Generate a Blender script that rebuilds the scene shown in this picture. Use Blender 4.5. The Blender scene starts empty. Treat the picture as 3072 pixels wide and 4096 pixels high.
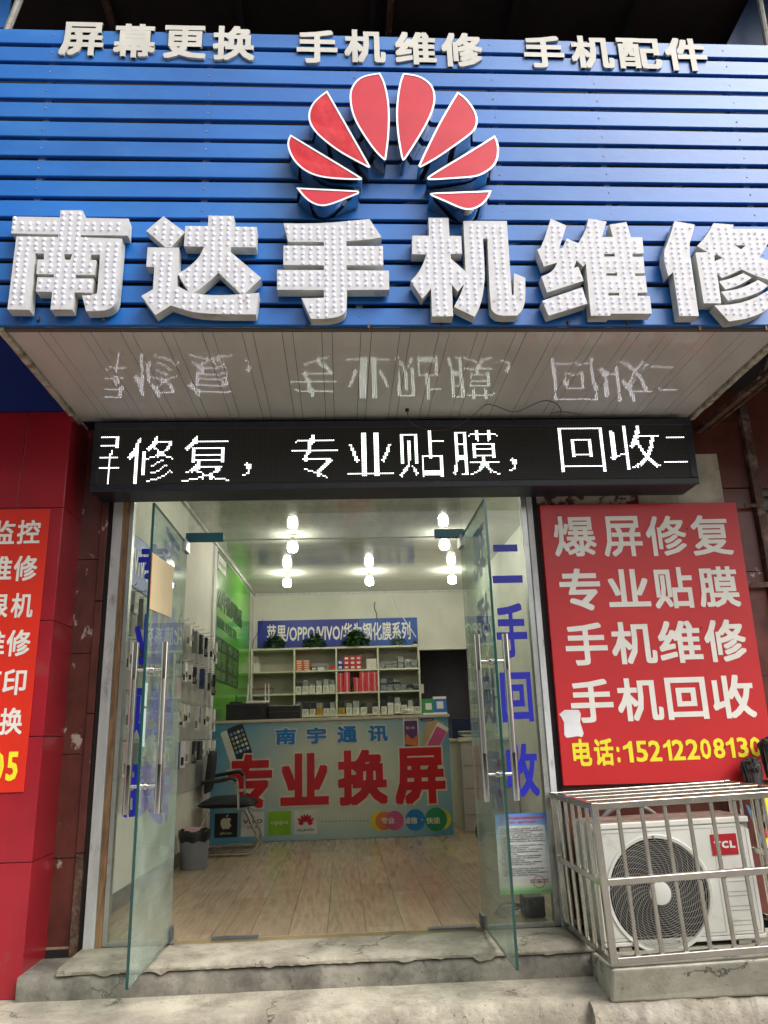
import bpy, bmesh, math, random
import numpy as np
from mathutils import Vector, Matrix
from mathutils import noise as noise3
random.seed(7)
rnd = random.uniform
R_ = math.radians

# ------------------------------------------------------------------ camera, light, exposure
SC = bpy.context.scene
COL = SC.collection
F = 3077.0
CAM = np.array([0.0, -4.3, 0.945])
_p, _y, _r = R_(16.2), R_(3.49), R_(-1.79)
_fwd = np.array([math.sin(_y)*math.cos(_p), math.cos(_y)*math.cos(_p), math.sin(_p)])
_rt = np.array([math.cos(_y), -math.sin(_y), 0.0])
_up = np.cross(_rt, _fwd)
_r2 = math.cos(_r)*_rt + math.sin(_r)*_up
_u2 = -math.sin(_r)*_rt + math.cos(_r)*_up
camd = bpy.data.cameras.new('camera')
camd.sensor_fit = 'VERTICAL'; camd.sensor_height = 24.0; camd.lens = F/4096*24.0
camd.clip_start = 0.02; camd.clip_end = 500
cam = bpy.data.objects.new('camera', camd); COL.objects.link(cam)
cam.matrix_world = Matrix(((_r2[0], _u2[0], -_fwd[0], CAM[0]), (_r2[1], _u2[1], -_fwd[1], CAM[1]),
                           (_r2[2], _u2[2], -_fwd[2], CAM[2]), (0, 0, 0, 1)))
SC.camera = cam

world = bpy.data.worlds.new('World'); SC.world = world; world.use_nodes = True
wn, wl = world.node_tree.nodes, world.node_tree.links
wn.clear()
sky = wn.new('ShaderNodeTexSky'); sky.sky_type = 'NISHITA'; sky.sun_disc = False
sky.sun_elevation = R_(46); sky.sun_rotation = R_(130); sky.dust_density = 5.0; sky.air_density = 1.3
hsv = wn.new('ShaderNodeHueSaturation'); hsv.inputs['Saturation'].default_value = 0.35
bg = wn.new('ShaderNodeBackground'); bg.inputs['Strength'].default_value = 0.14
wo = wn.new('ShaderNodeOutputWorld')
wl.new(sky.outputs[0], hsv.inputs['Color']); wl.new(hsv.outputs[0], bg.inputs[0]); wl.new(bg.outputs[0], wo.inputs[0])
sund = bpy.data.lights.new('sun', 'SUN'); sund.energy = 1.0; sund.angle = R_(40); sund.color = (1.0, .96, .9)
sun = bpy.data.objects.new('sun', sund); COL.objects.link(sun)
sun.rotation_euler = Vector((math.sin(R_(130))*math.cos(R_(46)), math.cos(R_(130))*math.cos(R_(46)), math.sin(R_(46)))).to_track_quat('Z', 'Y').to_euler()
SC.view_settings.view_transform = 'Standard'; SC.view_settings.look = 'None'
SC.view_settings.exposure = 1.05; SC.view_settings.gamma = 1.0
SC.render.engine = 'CYCLES'
SC.cycles.use_denoising = True
SC.cycles.max_bounces = 8; SC.cycles.transparent_max_bounces = 24; SC.cycles.glossy_bounces = 5
SC.cycles.sample_clamp_indirect = 6.0; SC.cycles.caustics_reflective = False; SC.cycles.caustics_refractive = False

# ------------------------------------------------------------------ helpers
def ray(px, py):
    return (_r2*(px-1536) - _u2*(py-2048) + _fwd*F)/F
def P(px, py, ax, val):
    """photograph pixel (3072 x 4096) -> point on the axis plane coordinate[ax] == val"""
    d = ray(px, py); t = (val-CAM[ax])/d[ax]
    return CAM + t*d
WX = lambda y: -1.38 + .026*y           # left inside wall
def PW(px, py):
    d = ray(px, py); t = (-1.38+.026*CAM[1]-CAM[0])/(d[0]-.026*d[1])
    return CAM + t*d

def tags(o, label=None, cat=None, group=None, kind=None):
    if label: o['label'] = label
    if cat: o['category'] = cat
    if group: o['group'] = group
    if kind: o['kind'] = kind
    return o
def thing(name, label, cat, loc=(0, 0, 0), group=None, rot=(0, 0, 0)):
    o = bpy.data.objects.new(name, None); COL.objects.link(o)
    o.empty_display_size = .05
    o.location = loc; o.rotation_euler = rot
    o['base'] = [float(v) for v in loc]
    return tags(o, label, cat, group)

class MB:
    """collects geometry, then links it as one mesh object"""
    def __init__(s): s.v, s.f, s.m = [], [], []
    def add(s, vs, fs, mi=0):
        n = len(s.v); s.v += [tuple(map(float, v)) for v in vs]
        s.f += [tuple(i+n for i in f) for f in fs]; s.m += [mi]*len(fs); return s
    def box(s, a, b, mi=0, M=None):
        (x0, y0, z0), (x1, y1, z1) = a, b
        if x0 > x1: x0, x1 = x1, x0
        if y0 > y1: y0, y1 = y1, y0
        if z0 > z1: z0, z1 = z1, z0
        vs = [(x0,y0,z0),(x1,y0,z0),(x1,y1,z0),(x0,y1,z0),(x0,y0,z1),(x1,y0,z1),(x1,y1,z1),(x0,y1,z1)]
        if M is not None: vs = [M @ Vector(v) for v in vs]
        return s.add(vs, [(0,3,2,1),(4,5,6,7),(0,1,5,4),(1,2,6,5),(2,3,7,6),(3,0,4,7)], mi)
    def hexa(s, c, mi=0):  # 8 corners bottom 4 ccw, top 4
        return s.add(c, [(0,3,2,1),(4,5,6,7),(0,1,5,4),(1,2,6,5),(2,3,7,6),(3,0,4,7)], mi)
    def tube(s, pts, r, n=8, mi=0, caps=True):
        pts = [Vector(tuple(p)) for p in pts]
        rr = r if isinstance(r, (list, tuple)) else [r]*len(pts)
        vs, fs = [], []
        t0 = (pts[1]-pts[0]).normalized()
        nrm = t0.orthogonal().normalized()
        for i, p in enumerate(pts):
            if i == 0: t = pts[1]-pts[0]
            elif i == len(pts)-1: t = pts[i]-pts[i-1]
            else: t = (pts[i+1]-pts[i]).normalized()+(pts[i]-pts[i-1]).normalized()
            t.normalize()
            nrm = (nrm - t*nrm.dot(t))
            if nrm.length < 1e-6: nrm = t.orthogonal()
            nrm.normalize(); b = t.cross(nrm)
            for k in range(n):
                a = 2*math.pi*k/n
                vs.append(p + (nrm*math.cos(a)+b*math.sin(a))*rr[i])
        for i in range(len(pts)-1):
            for k in range(n):
                fs.append((i*n+k, i*n+(k+1) % n, (i+1)*n+(k+1) % n, (i+1)*n+k))
        if caps:
            fs.append(tuple(reversed(range(n)))); fs.append(tuple(range((len(pts)-1)*n, len(pts)*n)))
        return s.add(vs, fs, mi)
    def lathe(s, prof, c=(0, 0, 0), n=24, mi=0, axis='Z'):
        vs, fs = [], []
        for (r, h) in prof:
            for k in range(n):
                a = 2*math.pi*k/n
                q = (r*math.cos(a), r*math.sin(a), h) if axis == 'Z' else (r*math.cos(a), h, r*math.sin(a))
                vs.append((c[0]+q[0], c[1]+q[1], c[2]+q[2]))
        for i in range(len(prof)-1):
            for k in range(n):
                f = (i*n+k, i*n+(k+1) % n, (i+1)*n+(k+1) % n, (i+1)*n+k)
                fs.append(f if axis == 'Z' else f[::-1])
        return s.add(vs, fs, mi)
    def disc(s, c, r, n=24, mi=0, axis=1, sy=1.0, rot=0.0):
        vs = []
        for k in range(n):
            a = 2*math.pi*k/n+rot
            u, w = r*math.cos(a), r*sy*math.sin(a)
            vs.append((c[0]+u, c[1], c[2]+w) if axis == 1 else (c[0]+u, c[1]+w, c[2]))
        return s.add(vs, [tuple(range(n))], mi)
    def build(s, name, mats, parent=None, smooth=False, bevel=0, seg=2, **kw):
        off = (0, 0, 0)
        if parent is not None:
            r = parent
            while r.parent: r = r.parent
            if 'base' in r: off = tuple(r['base'])
        me = bpy.data.meshes.new(name)
        me.from_pydata([(v[0]-off[0], v[1]-off[1], v[2]-off[2]) for v in s.v], [], s.f)
        if not isinstance(mats, (list, tuple)): mats = [mats]
        for m in mats: me.materials.append(m)
        for p, mi in zip(me.polygons, s.m):
            p.material_index = mi; p.use_smooth = smooth
        me.update()
        o = bpy.data.objects.new(name, me); COL.objects.link(o)
        if parent is not None: o.parent = parent
        if smooth:
            try: me.set_sharp_from_angle(angle=R_(40))
            except Exception: pass
        if bevel:
            b = o.modifiers.new('bevel', 'BEVEL'); b.width = bevel; b.segments = seg; b.limit_method = 'ANGLE'; b.angle_limit = R_(40)
        tags(o, **kw)
        return o
def B(a, b): return MB().box(a, b)
def dup(root, loc, label=None, group=None):
    r = root.copy(); COL.objects.link(r); r.location = loc; r['base'] = [float(v) for v in loc]
    if label: r['label'] = label
    if group: r['group'] = group
    for ch in list(root.children):
        c = ch.copy(); COL.objects.link(c); c.parent = r
        for g in ch.children:
            d = g.copy(); COL.objects.link(d); d.parent = c
    return r

# ------------------------------------------------------------------ materials
MATS = {}
def mat(name, col, rough=.5, metal=0., var=.08, vs=6., stain=None, samt=.0, ss=3., bump=0., bs=60., coat=0., spec=.5,
        stretch=(1, 1, 1), emis=None, es=0., hue2=None, ssoft=.08, rvar=0., wave=0., ws=3., crack=0.):
    m = bpy.data.materials.new(name); m.use_nodes = True; MATS[name] = m
    n, l = m.node_tree.nodes, m.node_tree.links
    bs_ = n['Principled BSDF']
    bs_.inputs['Roughness'].default_value = rough; bs_.inputs['Metallic'].default_value = metal
    bs_.inputs['Coat Weight'].default_value = coat; bs_.inputs['Coat Roughness'].default_value = .08
    bs_.inputs['Specular IOR Level'].default_value = spec
    if emis:
        bs_.inputs['Emission Color'].default_value = (*emis, 1); bs_.inputs['Emission Strength'].default_value = es
    tc = n.new('ShaderNodeTexCoord'); mp = n.new('ShaderNodeMapping'); mp.inputs['Scale'].default_value = stretch
    l.new(tc.outputs['Object'], mp.inputs[0]); vec = mp.outputs[0]
    def noise(sc, det=6, ro=.6):
        t = n.new('ShaderNodeTexNoise'); t.inputs['Scale'].default_value = sc; t.inputs['Detail'].default_value = det
        t.inputs['Roughness'].default_value = ro; l.new(vec, t.inputs['Vector']); return t
    c = (*col, 1)
    nz = noise(vs)
    mix = n.new('ShaderNodeMix'); mix.data_type = 'RGBA'
    h2 = hue2 or tuple(x*(1-2.2*var) for x in col)
    mix.inputs[6].default_value = (*[min(1, x*(1+var)) for x in col], 1); mix.inputs[7].default_value = (*h2, 1)
    rmp = n.new('ShaderNodeMapRange'); rmp.inputs[1].default_value = .35; rmp.inputs[2].default_value = .68
    l.new(nz.outputs[0], rmp.inputs[0]); l.new(rmp.outputs[0], mix.inputs[0])
    out = mix.outputs[2]
    if stain:
        sn = noise(ss, 10, .68); r2 = n.new('ShaderNodeMapRange')
        r2.inputs[1].default_value = 1-samt-ssoft; r2.inputs[2].default_value = 1-samt+ssoft
        l.new(sn.outputs[0], r2.inputs[0])
        m2 = n.new('ShaderNodeMix'); m2.data_type = 'RGBA'; l.new(r2.outputs[0], m2.inputs[0])
        l.new(out, m2.inputs[6]); m2.inputs[7].default_value = (*stain, 1); out = m2.outputs[2]
    ckf = None
    if crack:
        wn_ = noise(5, 8, .7); add = n.new('ShaderNodeVectorMath'); add.operation = 'MULTIPLY_ADD'; add.inputs[1].default_value = (.35, .35, .35)
        l.new(wn_.outputs[1], add.inputs[0]); l.new(vec, add.inputs[2])
        vo = n.new('ShaderNodeTexVoronoi'); vo.feature = 'DISTANCE_TO_EDGE'; vo.inputs['Scale'].default_value = crack; l.new(add.outputs[0], vo.inputs['Vector'])
        ck = n.new('ShaderNodeMapRange'); ck.inputs[1].default_value = .002; ck.inputs[2].default_value = .009; l.new(vo.outputs['Distance'], ck.inputs[0])
        gn = noise(3.3, 3, .5); gr_ = n.new('ShaderNodeMapRange'); gr_.inputs[1].default_value = .50; gr_.inputs[2].default_value = .56; gr_.inputs[3].default_value = 1.0; gr_.inputs[4].default_value = 0.0
        l.new(gn.outputs[0], gr_.inputs[0]); mxx = n.new('ShaderNodeMath'); mxx.operation = 'MAXIMUM'; l.new(ck.outputs[0], mxx.inputs[0]); l.new(gr_.outputs[0], mxx.inputs[1])
        pn = noise(42, 3, .6); pr = n.new('ShaderNodeMapRange'); pr.inputs[1].default_value = .66; pr.inputs[2].default_value = .70; pr.inputs[3].default_value = 1.0; pr.inputs[4].default_value = .45; l.new(pn.outputs[0], pr.inputs[0])
        mn = n.new('ShaderNodeMath'); mn.operation = 'MULTIPLY'; l.new(mxx.outputs[0], mn.inputs[0]); l.new(pr.outputs[0], mn.inputs[1])
        m4 = n.new('ShaderNodeMix'); m4.data_type = 'RGBA'; l.new(mn.outputs[0], m4.inputs[0]); m4.inputs[6].default_value = (*[x*.25 for x in col], 1); l.new(out, m4.inputs[7]); out = m4.outputs[2]; ckf = mn
    l.new(out, bs_.inputs['Base Color'])
    if rvar:
        rn = noise(9, 5); rr = n.new('ShaderNodeMapRange'); rr.inputs[3].default_value = max(0, rough-rvar); rr.inputs[4].default_value = min(1, rough+rvar)
        rr.inputs[1].default_value = .3; rr.inputs[2].default_value = .7
        l.new(rn.outputs[0], rr.inputs[0]); l.new(rr.outputs[0], bs_.inputs['Roughness'])
    prev = None
    if bump:
        bn = noise(bs, 6); bp = n.new('ShaderNodeBump'); bp.inputs['Strength'].default_value = bump; bp.inputs['Distance'].default_value = .01
        l.new(bn.outputs[0], bp.inputs['Height']); l.new(bp.outputs[0], bs_.inputs['Normal']); prev = bp
        if coat: l.new(bp.outputs[0], bs_.inputs['Coat Normal'])
        if ckf:
            b3 = n.new('ShaderNodeBump'); b3.inputs['Strength'].default_value = .7; b3.inputs['Distance'].default_value = .006
            l.new(ckf.outputs[0], b3.inputs['Height']); l.new(bp.outputs[0], b3.inputs['Normal']); l.new(b3.outputs[0], bs_.inputs['Normal'])
    if wave:
        bn = noise(ws, 2, .4); bp = n.new('ShaderNodeBump'); bp.inputs['Strength'].default_value = wave; bp.inputs['Distance'].default_value = .05
        l.new(bn.outputs[0], bp.inputs['Height'])
        if prev: l.new(prev.outputs[0], bp.inputs['Normal'])
        l.new(bp.outputs[0], bs_.inputs['Normal'])
    return m
def glassmat(name, tint, refl=1.0, dirt=.03, dirtcol=(.6, .65, .6), ior=1.5):
    m = bpy.data.materials.new(name); m.use_nodes = True; MATS[name] = m
    n, l = m.node_tree.nodes, m.node_tree.links; n.clear()
    o = n.new('ShaderNodeOutputMaterial'); tr = n.new('ShaderNodeBsdfTransparent'); tr.inputs[0].default_value = (*tint, 1)
    gl = n.new('ShaderNodeBsdfGlossy'); gl.inputs['Roughness'].default_value = .0; gl.inputs[0].default_value = (refl, refl, refl, 1)
    fr = n.new('ShaderNodeFresnel'); fr.inputs[0].default_value = ior
    ge = n.new('ShaderNodeNewGeometry'); iv = n.new('ShaderNodeMath'); iv.operation = 'SUBTRACT'; iv.inputs[0].default_value = 1.0; l.new(ge.outputs['Backfacing'], iv.inputs[1])
    ml = n.new('ShaderNodeMath'); ml.operation = 'MULTIPLY'; l.new(fr.outputs[0], ml.inputs[0]); l.new(iv.outputs[0], ml.inputs[1])
    mx = n.new('ShaderNodeMixShader'); l.new(ml.outputs[0], mx.inputs[0]); l.new(tr.outputs[0], mx.inputs[1]); l.new(gl.outputs[0], mx.inputs[2])
    df = n.new('ShaderNodeBsdfDiffuse'); df.inputs[0].default_value = (*dirtcol, 1)
    tc = n.new('ShaderNodeTexCoord'); nz = n.new('ShaderNodeTexNoise'); nz.inputs['Scale'].default_value = 5; nz.inputs['Detail'].default_value = 9; nz.inputs['Roughness'].default_value = .7
    l.new(tc.outputs['Object'], nz.inputs['Vector'])
    mr = n.new('ShaderNodeMapRange'); mr.inputs[1].default_value = .4; mr.inputs[2].default_value = .8; mr.inputs[3].default_value = dirt*.5; mr.inputs[4].default_value = dirt*3
    l.new(nz.outputs[0], mr.inputs[0])
    m2 = n.new('ShaderNodeMixShader'); l.new(mr.outputs[0], m2.inputs[0]); l.new(mx.outputs[0], m2.inputs[1]); l.new(df.outputs[0], m2.inputs[2])
    l.new(m2.outputs[0], o.inputs[0]); return m

blue = mat('blue_paint', (.003, .115, .43), .40, var=.14, vs=1.3, coat=.12, stain=(.03, .18, .46), samt=.34, ss=2.2, ssoft=.2, bump=.05, bs=30, stretch=(.5, 1, 1))
darkback = mat('dark_backing', (.012, .010, .010), .8)
graytube = mat('grey_tube', (.30, .29, .26), .55, var=.2, stain=(.12, .08, .05), samt=.4, ss=20)
letterw = mat('letter_white', (.49, .49, .51), .5, var=.05, vs=14, stain=(.30, .21, .16), samt=.345, ss=15, ssoft=.05, bump=.05, bs=50)
letters = mat('letter_side', (.50, .51, .48), .5, var=.10, vs=8, stain=(.30, .26, .2), samt=.34, ss=9, ssoft=.08)
bead = mat('bead', (.85, .85, .95), .12, coat=.6, emis=(.75, .75, 1.0), es=.35)
smallw = mat('foam_letter', (.50, .485, .44), .6, var=.06, vs=5)
smalls = mat('foam_side', (.50, .48, .43), .7, var=.08)
chrome = mat('chrome', (.62, .61, .60), .09, 1.0, var=.06, wave=.04, ws=12, stain=(.25, .2, .15), samt=.33, ss=25)
rimm = mat('petal_rim', (.68, .68, .68), .28, .75, var=.03, stain=(.35, .28, .2), samt=.36, ss=22, ssoft=.04)
petal = mat('petal_red', (.50, .003, .018), .06, var=.05, coat=.25, spec=.5, wave=.10, ws=4)
petalw = mat('petal_red_wrinkled', (.50, .002, .008), .07, var=.06, coat=.1, spec=.45, wave=.38, ws=8)
soff = mat('soffit_pvc', (.58, .555, .51), .06, var=.04, vs=2.5, stain=(.30, .26, .2), samt=.28, ss=4, ssoft=.1, spec=.85, wave=.004, ws=10, stretch=(2.2, .6, 1))
soffedge = mat('soffit_edge', (.48, .45, .36), .6, var=.15, vs=20, stain=(.2, .15, .08), samt=.45, ss=18)
ledcase = mat('led_case', (.020, .023, .034), .38, var=.15, vs=20, stain=(.06, .055, .05), samt=.33, ss=8)
tile = mat('red_tile', (.36, .014, .026), .28, var=.08, vs=3, coat=.25, stain=(.30, .06, .06), samt=.33, ss=4, bump=.04, bs=25)
grout = mat('grout', (.16, .10, .08), .9, var=.2, vs=30)
signred = mat('sign_red', (.56, .018, .022), .42, var=.05, vs=1.5, coat=.05, wave=.04, ws=2.5)
signredL = mat('sign_red_bright', (.74, .030, .012), .38, var=.05, vs=2, coat=.15, bump=.02)
signw = mat('sign_white', (.82, .80, .73), .5, var=.03)
signy = mat('sign_yellow', (.90, .78, .03), .5, var=.03)
bluesign = mat('blue_sign', (.005, .02, .19), .5, var=.08, vs=2)
maroon = mat('maroon_tile', (.13, .036, .027), .34, var=.18, vs=7, stain=(.42, .36, .30), samt=.345, ss=6, ssoft=.012, bump=.12, bs=30, stretch=(1, 1, .8))
maroonq = mat('maroon_flaking', (.13, .036, .027), .36, var=.18, vs=7, stain=(.44, .38, .32), samt=.41, ss=8, ssoft=.012, bump=.15, bs=30, stretch=(1.3, 1, .8))
maroonp = mat('maroon_peel', (.10, .018, .018), .45, var=.15, vs=7, stain=(.44, .38, .30), samt=.52, ss=11, ssoft=.02, bump=.15, bs=20)
rust = mat('rusty_steel', (.10, .045, .028), .7, var=.3, vs=20, stain=(.22, .16, .12), samt=.40, ss=14, bump=.2, bs=60)
cream = mat('cream_render', (.50, .46, .36), .8, var=.12, vs=9, stain=(.22, .16, .11), samt=.34, ss=12, bump=.15, bs=40)
shut = mat('roller_shutter', (.035, .10, .19), .5, .3, var=.2, vs=3, stain=(.18, .12, .07), samt=.50, ss=2, stretch=(.2, 1, 7))
whitefr = mat('white_painted_frame', (.60, .61, .60), .6, var=.08, vs=15, stain=(.25, .21, .17), samt=.36, ss=20, stretch=(1, 1, .3))
wood = mat('raw_wood', (.30, .17, .08), .7, var=.25, vs=10, stretch=(6, 6, .7), stain=(.10, .05, .03), samt=.35, ss=8)
alum = mat('aluminium', (.52, .53, .50), .35, .8, var=.08, stain=(.25, .23, .2), samt=.35, ss=10)
steel = mat('stainless_steel', (.60, .57, .51), .22, 1.0, var=.06, vs=5, stain=(.44, .40, .34), samt=.36, ss=6, ssoft=.12, rvar=.07, stretch=(1, 1, 1))
polish = mat('polished_handle', (.74, .71, .68), .07, 1.0, var=.03)
brushed = mat('brushed_handle', (.66, .63, .60), .26, 1.0, var=.05, stretch=(1, 1, .1))
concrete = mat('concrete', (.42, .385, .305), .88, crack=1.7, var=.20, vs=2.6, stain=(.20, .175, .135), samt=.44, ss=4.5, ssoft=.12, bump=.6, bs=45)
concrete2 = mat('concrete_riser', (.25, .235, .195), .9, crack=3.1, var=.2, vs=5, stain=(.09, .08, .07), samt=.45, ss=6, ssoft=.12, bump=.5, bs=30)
concretew = mat('concrete_plinth', (.42, .405, .33), .85, crack=1.3, var=.12, vs=3, stain=(.24, .22, .17), samt=.40, ss=4, ssoft=.12, bump=.3, bs=35)
rubble = mat('broken_concrete', (.31, .275, .22), .92, var=.25, vs=5, stain=(.40, .37, .31), samt=.50, ss=4, bump=.9, bs=28, crack=4.)
asphalt = mat('pavement_concrete', (.24, .225, .2), .92, var=.2, vs=1.5, stain=(.1, .09, .08), samt=.4, ss=3, bump=.5, bs=30)
plaster = mat('interior_plaster', (.66, .66, .59), .8, var=.05, vs=2, stain=(.40, .38, .32), samt=.28, ss=3, ssoft=.1)
skirt = mat('skirting', (.16, .15, .13), .5, var=.1)
ceilm = mat('ceiling_pvc', (.50, .51, .46), .09, var=.04, vs=3, spec=.7, wave=.012, ws=10, stretch=(.3, 2, 1))
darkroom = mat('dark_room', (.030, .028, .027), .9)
greenp = mat('green_panel', (.09, .38, .02), .25, var=.3, vs=1.2, coat=.3, hue2=(.04, .22, .012))
darktxt = mat('dark_print', (.012, .035, .018), .5)
shelfm = mat('shelf_melamine', (.56, .58, .44), .5, var=.05, vs=5)
shelfb = mat('shelf_back', (.40, .37, .30), .6, var=.06, vs=3)
navy = mat('navy_sign', (.006, .03, .33), .45, var=.1, vs=1.5, hue2=(.008, .008, .17))
sblue = mat('blue_board', (.01, .08, .38), .45, var=.05)
whitep = mat('white_print', (.72, .73, .70), .5, var=.03)
vinyl = mat('blue_vinyl', (.015, .02, .58), .35, var=.08, vs=4)
vinylr = mat('blue_vinyl_pale', (.02, .022, .42), .35, var=.08, vs=4)
teal = mat('teal_patch_fitting', (.008, .12, .15), .35, var=.1)
patchg = mat('grey_patch_fitting', (.09, .105, .12), .4, .3, var=.15, vs=12)
acw = mat('ac_white', (.66, .66, .60), .45, var=.05, vs=3, stain=(.40, .35, .28), samt=.30, ss=6, ssoft=.1)
actop = mat('ac_top_dust', (.27, .19, .15), .85, var=.2, vs=12)
acgr = mat('ac_grille', (.34, .33, .30), .45, var=.08)
black = mat('black_plastic', (.010, .010, .012), .45, var=.2)
blackf = mat('black_fabric', (.008, .008, .010), .85, var=.2, bump=.3, bs=200)
tclred = mat('badge_red', (.42, .012, .02), .4)
floorm = []
for i, c in enumerate([(.40, .295, .19), (.425, .32, .205), (.38, .28, .175), (.44, .335, .22)]):
    floorm.append(mat('laminate_%s' % 'abcd'[i], c, .24, var=.10, vs=5, stretch=(10, .8, 1), stain=tuple(x*.62 for x in c), samt=.40, ss=2.4, ssoft=.10, coat=.15, bump=.02))
mopm = mat('mop_yarn', (.030, .027, .028), .95, var=.4, vs=30, hue2=(.09, .08, .075))
leafm = mat('leaf_green', (.045, .13, .022), .45, var=.4, vs=12, hue2=(.02, .055, .014))
potm = mat('pot_grey', (.17, .18, .14), .6, var=.1)
paper = mat('paper', (.62, .60, .52), .7, var=.04)
creamp = mat('cream_card', (.58, .47, .27), .6, var=.06, vs=3)
redpaper = mat('red_paper', (.45, .02, .02), .6)
gdoor = glassmat('door_glass', (.86, .93, .895), .8, .15, (.46, .54, .49), 1.45)
gfix = glassmat('fixed_glass', (.94, .97, .95), .8, .03)
gtran = glassmat('transom_glass', (.93, .95, .93), .8, .13, (.5, .52, .47))
gedge = mat('glass_edge', (.010, .055, .048), .15, coat=.5)

# ------------------------------------------------------------------ text and outlines
_gc = {}
def _cmesh(cu):
    o = bpy.data.objects.new('tmp_text', cu); COL.objects.link(o)
    dg = bpy.context.evaluated_depsgraph_get(); dg.update()
    me = bpy.data.meshes.new_from_object(o.evaluated_get(dg))
    vs = [tuple(v.co) for v in me.vertices]; fs = [tuple(p.vertices) for p in me.polygons]
    bpy.data.objects.remove(o); bpy.data.curves.remove(cu); bpy.data.meshes.remove(me)
    return vs, fs
def glyph(ch, off=.0, ext=0.):
    k = (ch, off, ext)
    if k not in _gc:
        cu = bpy.data.curves.new('tmp_text', 'FONT'); cu.body = ch; cu.size = 1.0; cu.offset = off; cu.resolution_u = 2
        cu.extrude = ext
        _gc[k] = _cmesh(cu)
    return _gc[k]
def bbox2(vs):
    xs = [v[0] for v in vs]; ys = [v[1] for v in vs]
    return min(xs), min(ys), max(xs), max(ys)
def bold(ch, off, ext=0., eps=.0):
    """bold face: the outline repeated around a small square, each copy a hair behind the last"""
    k = ('b', ch, off, ext, eps)
    if k in _gc: return _gc[k]
    vs, fs = glyph(ch, 0., ext)
    V, Fc = [], []
    sh = [(0, 0)] if off < .004 else [(-off, -off), (off, -off), (-off, off), (off, off), (0, 0), (off, 0), (-off, 0), (0, off), (0, -off)]
    if off > .03: sh += [(-off/2, off/2), (off/2, off/2), (off/2, -off/2), (-off/2, -off/2)]
    for i, (a, b_) in enumerate(sh):
        n_ = len(V); z_ = -eps*i
        V += [(v[0]+a, v[1]+b_, v[2]+(z_ if v[2] >= 0 else -z_)) for v in vs]
        Fc += [tuple(j+n_ for j in f) for f in fs]
    _gc[k] = (V, Fc); return _gc[k]
LAY = 6e-5
def put(mb, ch, u0, v0, u1, v1, fr, off=.02, mi=0, lift=0., shear=0.):
    """fit glyph into the rectangle of frame fr = (origin, udir, vdir, normal)"""
    vs, fs = bold(ch, off, 0., 1.)
    if not vs: return
    x0, y0, x1, y1 = bbox2(vs)
    w, h = max(x1-x0, 1e-6), max(y1-y0, 1e-6)
    o, U, V, N = [np.array(a, float) for a in fr]
    out = []
    for (x, y, z) in vs:
        u = u0+(x-x0)/w*(u1-u0); v = v0+(y-y0)/h*(v1-v0)
        u += shear*(v-v0)
        out.append(o+U*u+V*v+N*(lift+z*LAY+LAY*14))
    mb.add(out, fs, mi)
def line(mb, s, u0, v0, h, fr, off=.02, mi=0, lift=0., sx=1.0, gap=0.0, width=None):
    """one line of text, height h = em size; width = fit"""
    vs, fs = bold(s, off, 0., 1.)
    if not vs: return
    x0, y0, x1, y1 = bbox2(vs)
    o, U, V, N = [np.array(a, float) for a in fr]
    sxx = (width/(x1-x0)) if width else h*sx
    mb.add([o+U*(u0+(x-x0)*sxx)+V*(v0+(y-y0)*(h/max(y1-y0, 1e-6) if width else h))+N*(lift+z*LAY+LAY*14) for (x, y, z) in vs], fs, mi)
def outline_mesh(loops, depth, bevel=0.):
    """2D closed loops (outer and holes) -> extruded solid; x, y in plane, z = depth"""
    cu = bpy.data.curves.new('tmp_outline', 'CURVE'); cu.dimensions = '2D'; cu.fill_mode = 'BOTH'
    cu.extrude = depth/2; cu.bevel_depth = bevel; cu.bevel_resolution = 0
    for lp in loops:
        sp = cu.splines.new('POLY'); sp.points.add(len(lp)-1)
        for p, (x, y) in zip(sp.points, lp): p.co = (x, y, 0, 1)
        sp.use_cyclic_u = True
    return _cmesh(cu)
def FRY(y): return ((0, y, 0), (1, 0, 0), (0, 0, 1), (0, -1, 0))   # plane facing the street at this depth
def pbox(x0, y0, x1, y1, Y):
    """photo rectangle -> (u0, v0, u1, v1) on the plane Y"""
    xm, ym = (x0+x1)/2, (y0+y1)/2
    return (P(x0, ym, 1, Y)[0], P(xm, y1, 1, Y)[2], P(x1, ym, 1, Y)[0], P(xm, y0, 1, Y)[2])
def cr(ox, oy, s): return lambda x, y: (ox+x*s, oy+y*s)
def smooth_loop(lp, it=1):
    for _ in range(it):
        q = []
        n = len(lp)
        for i in range(n):
            a, b, c = lp[i-1], lp[i], lp[(i+1) % n]
            va = (a[0]-b[0], a[1]-b[1]); vb = (c[0]-b[0], c[1]-b[1])
            la, lb = math.hypot(*va), math.hypot(*vb)
            cs = (va[0]*vb[0]+va[1]*vb[1])/(la*lb+1e-9)
            if cs > -.75: q.append(b)            # real corner
            else:
                q.append((b[0]*.75+a[0]*.25, b[1]*.75+a[1]*.25)); q.append((b[0]*.75+c[0]*.25, b[1]*.75+c[1]*.25))
        lp = q
    return lp

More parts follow.
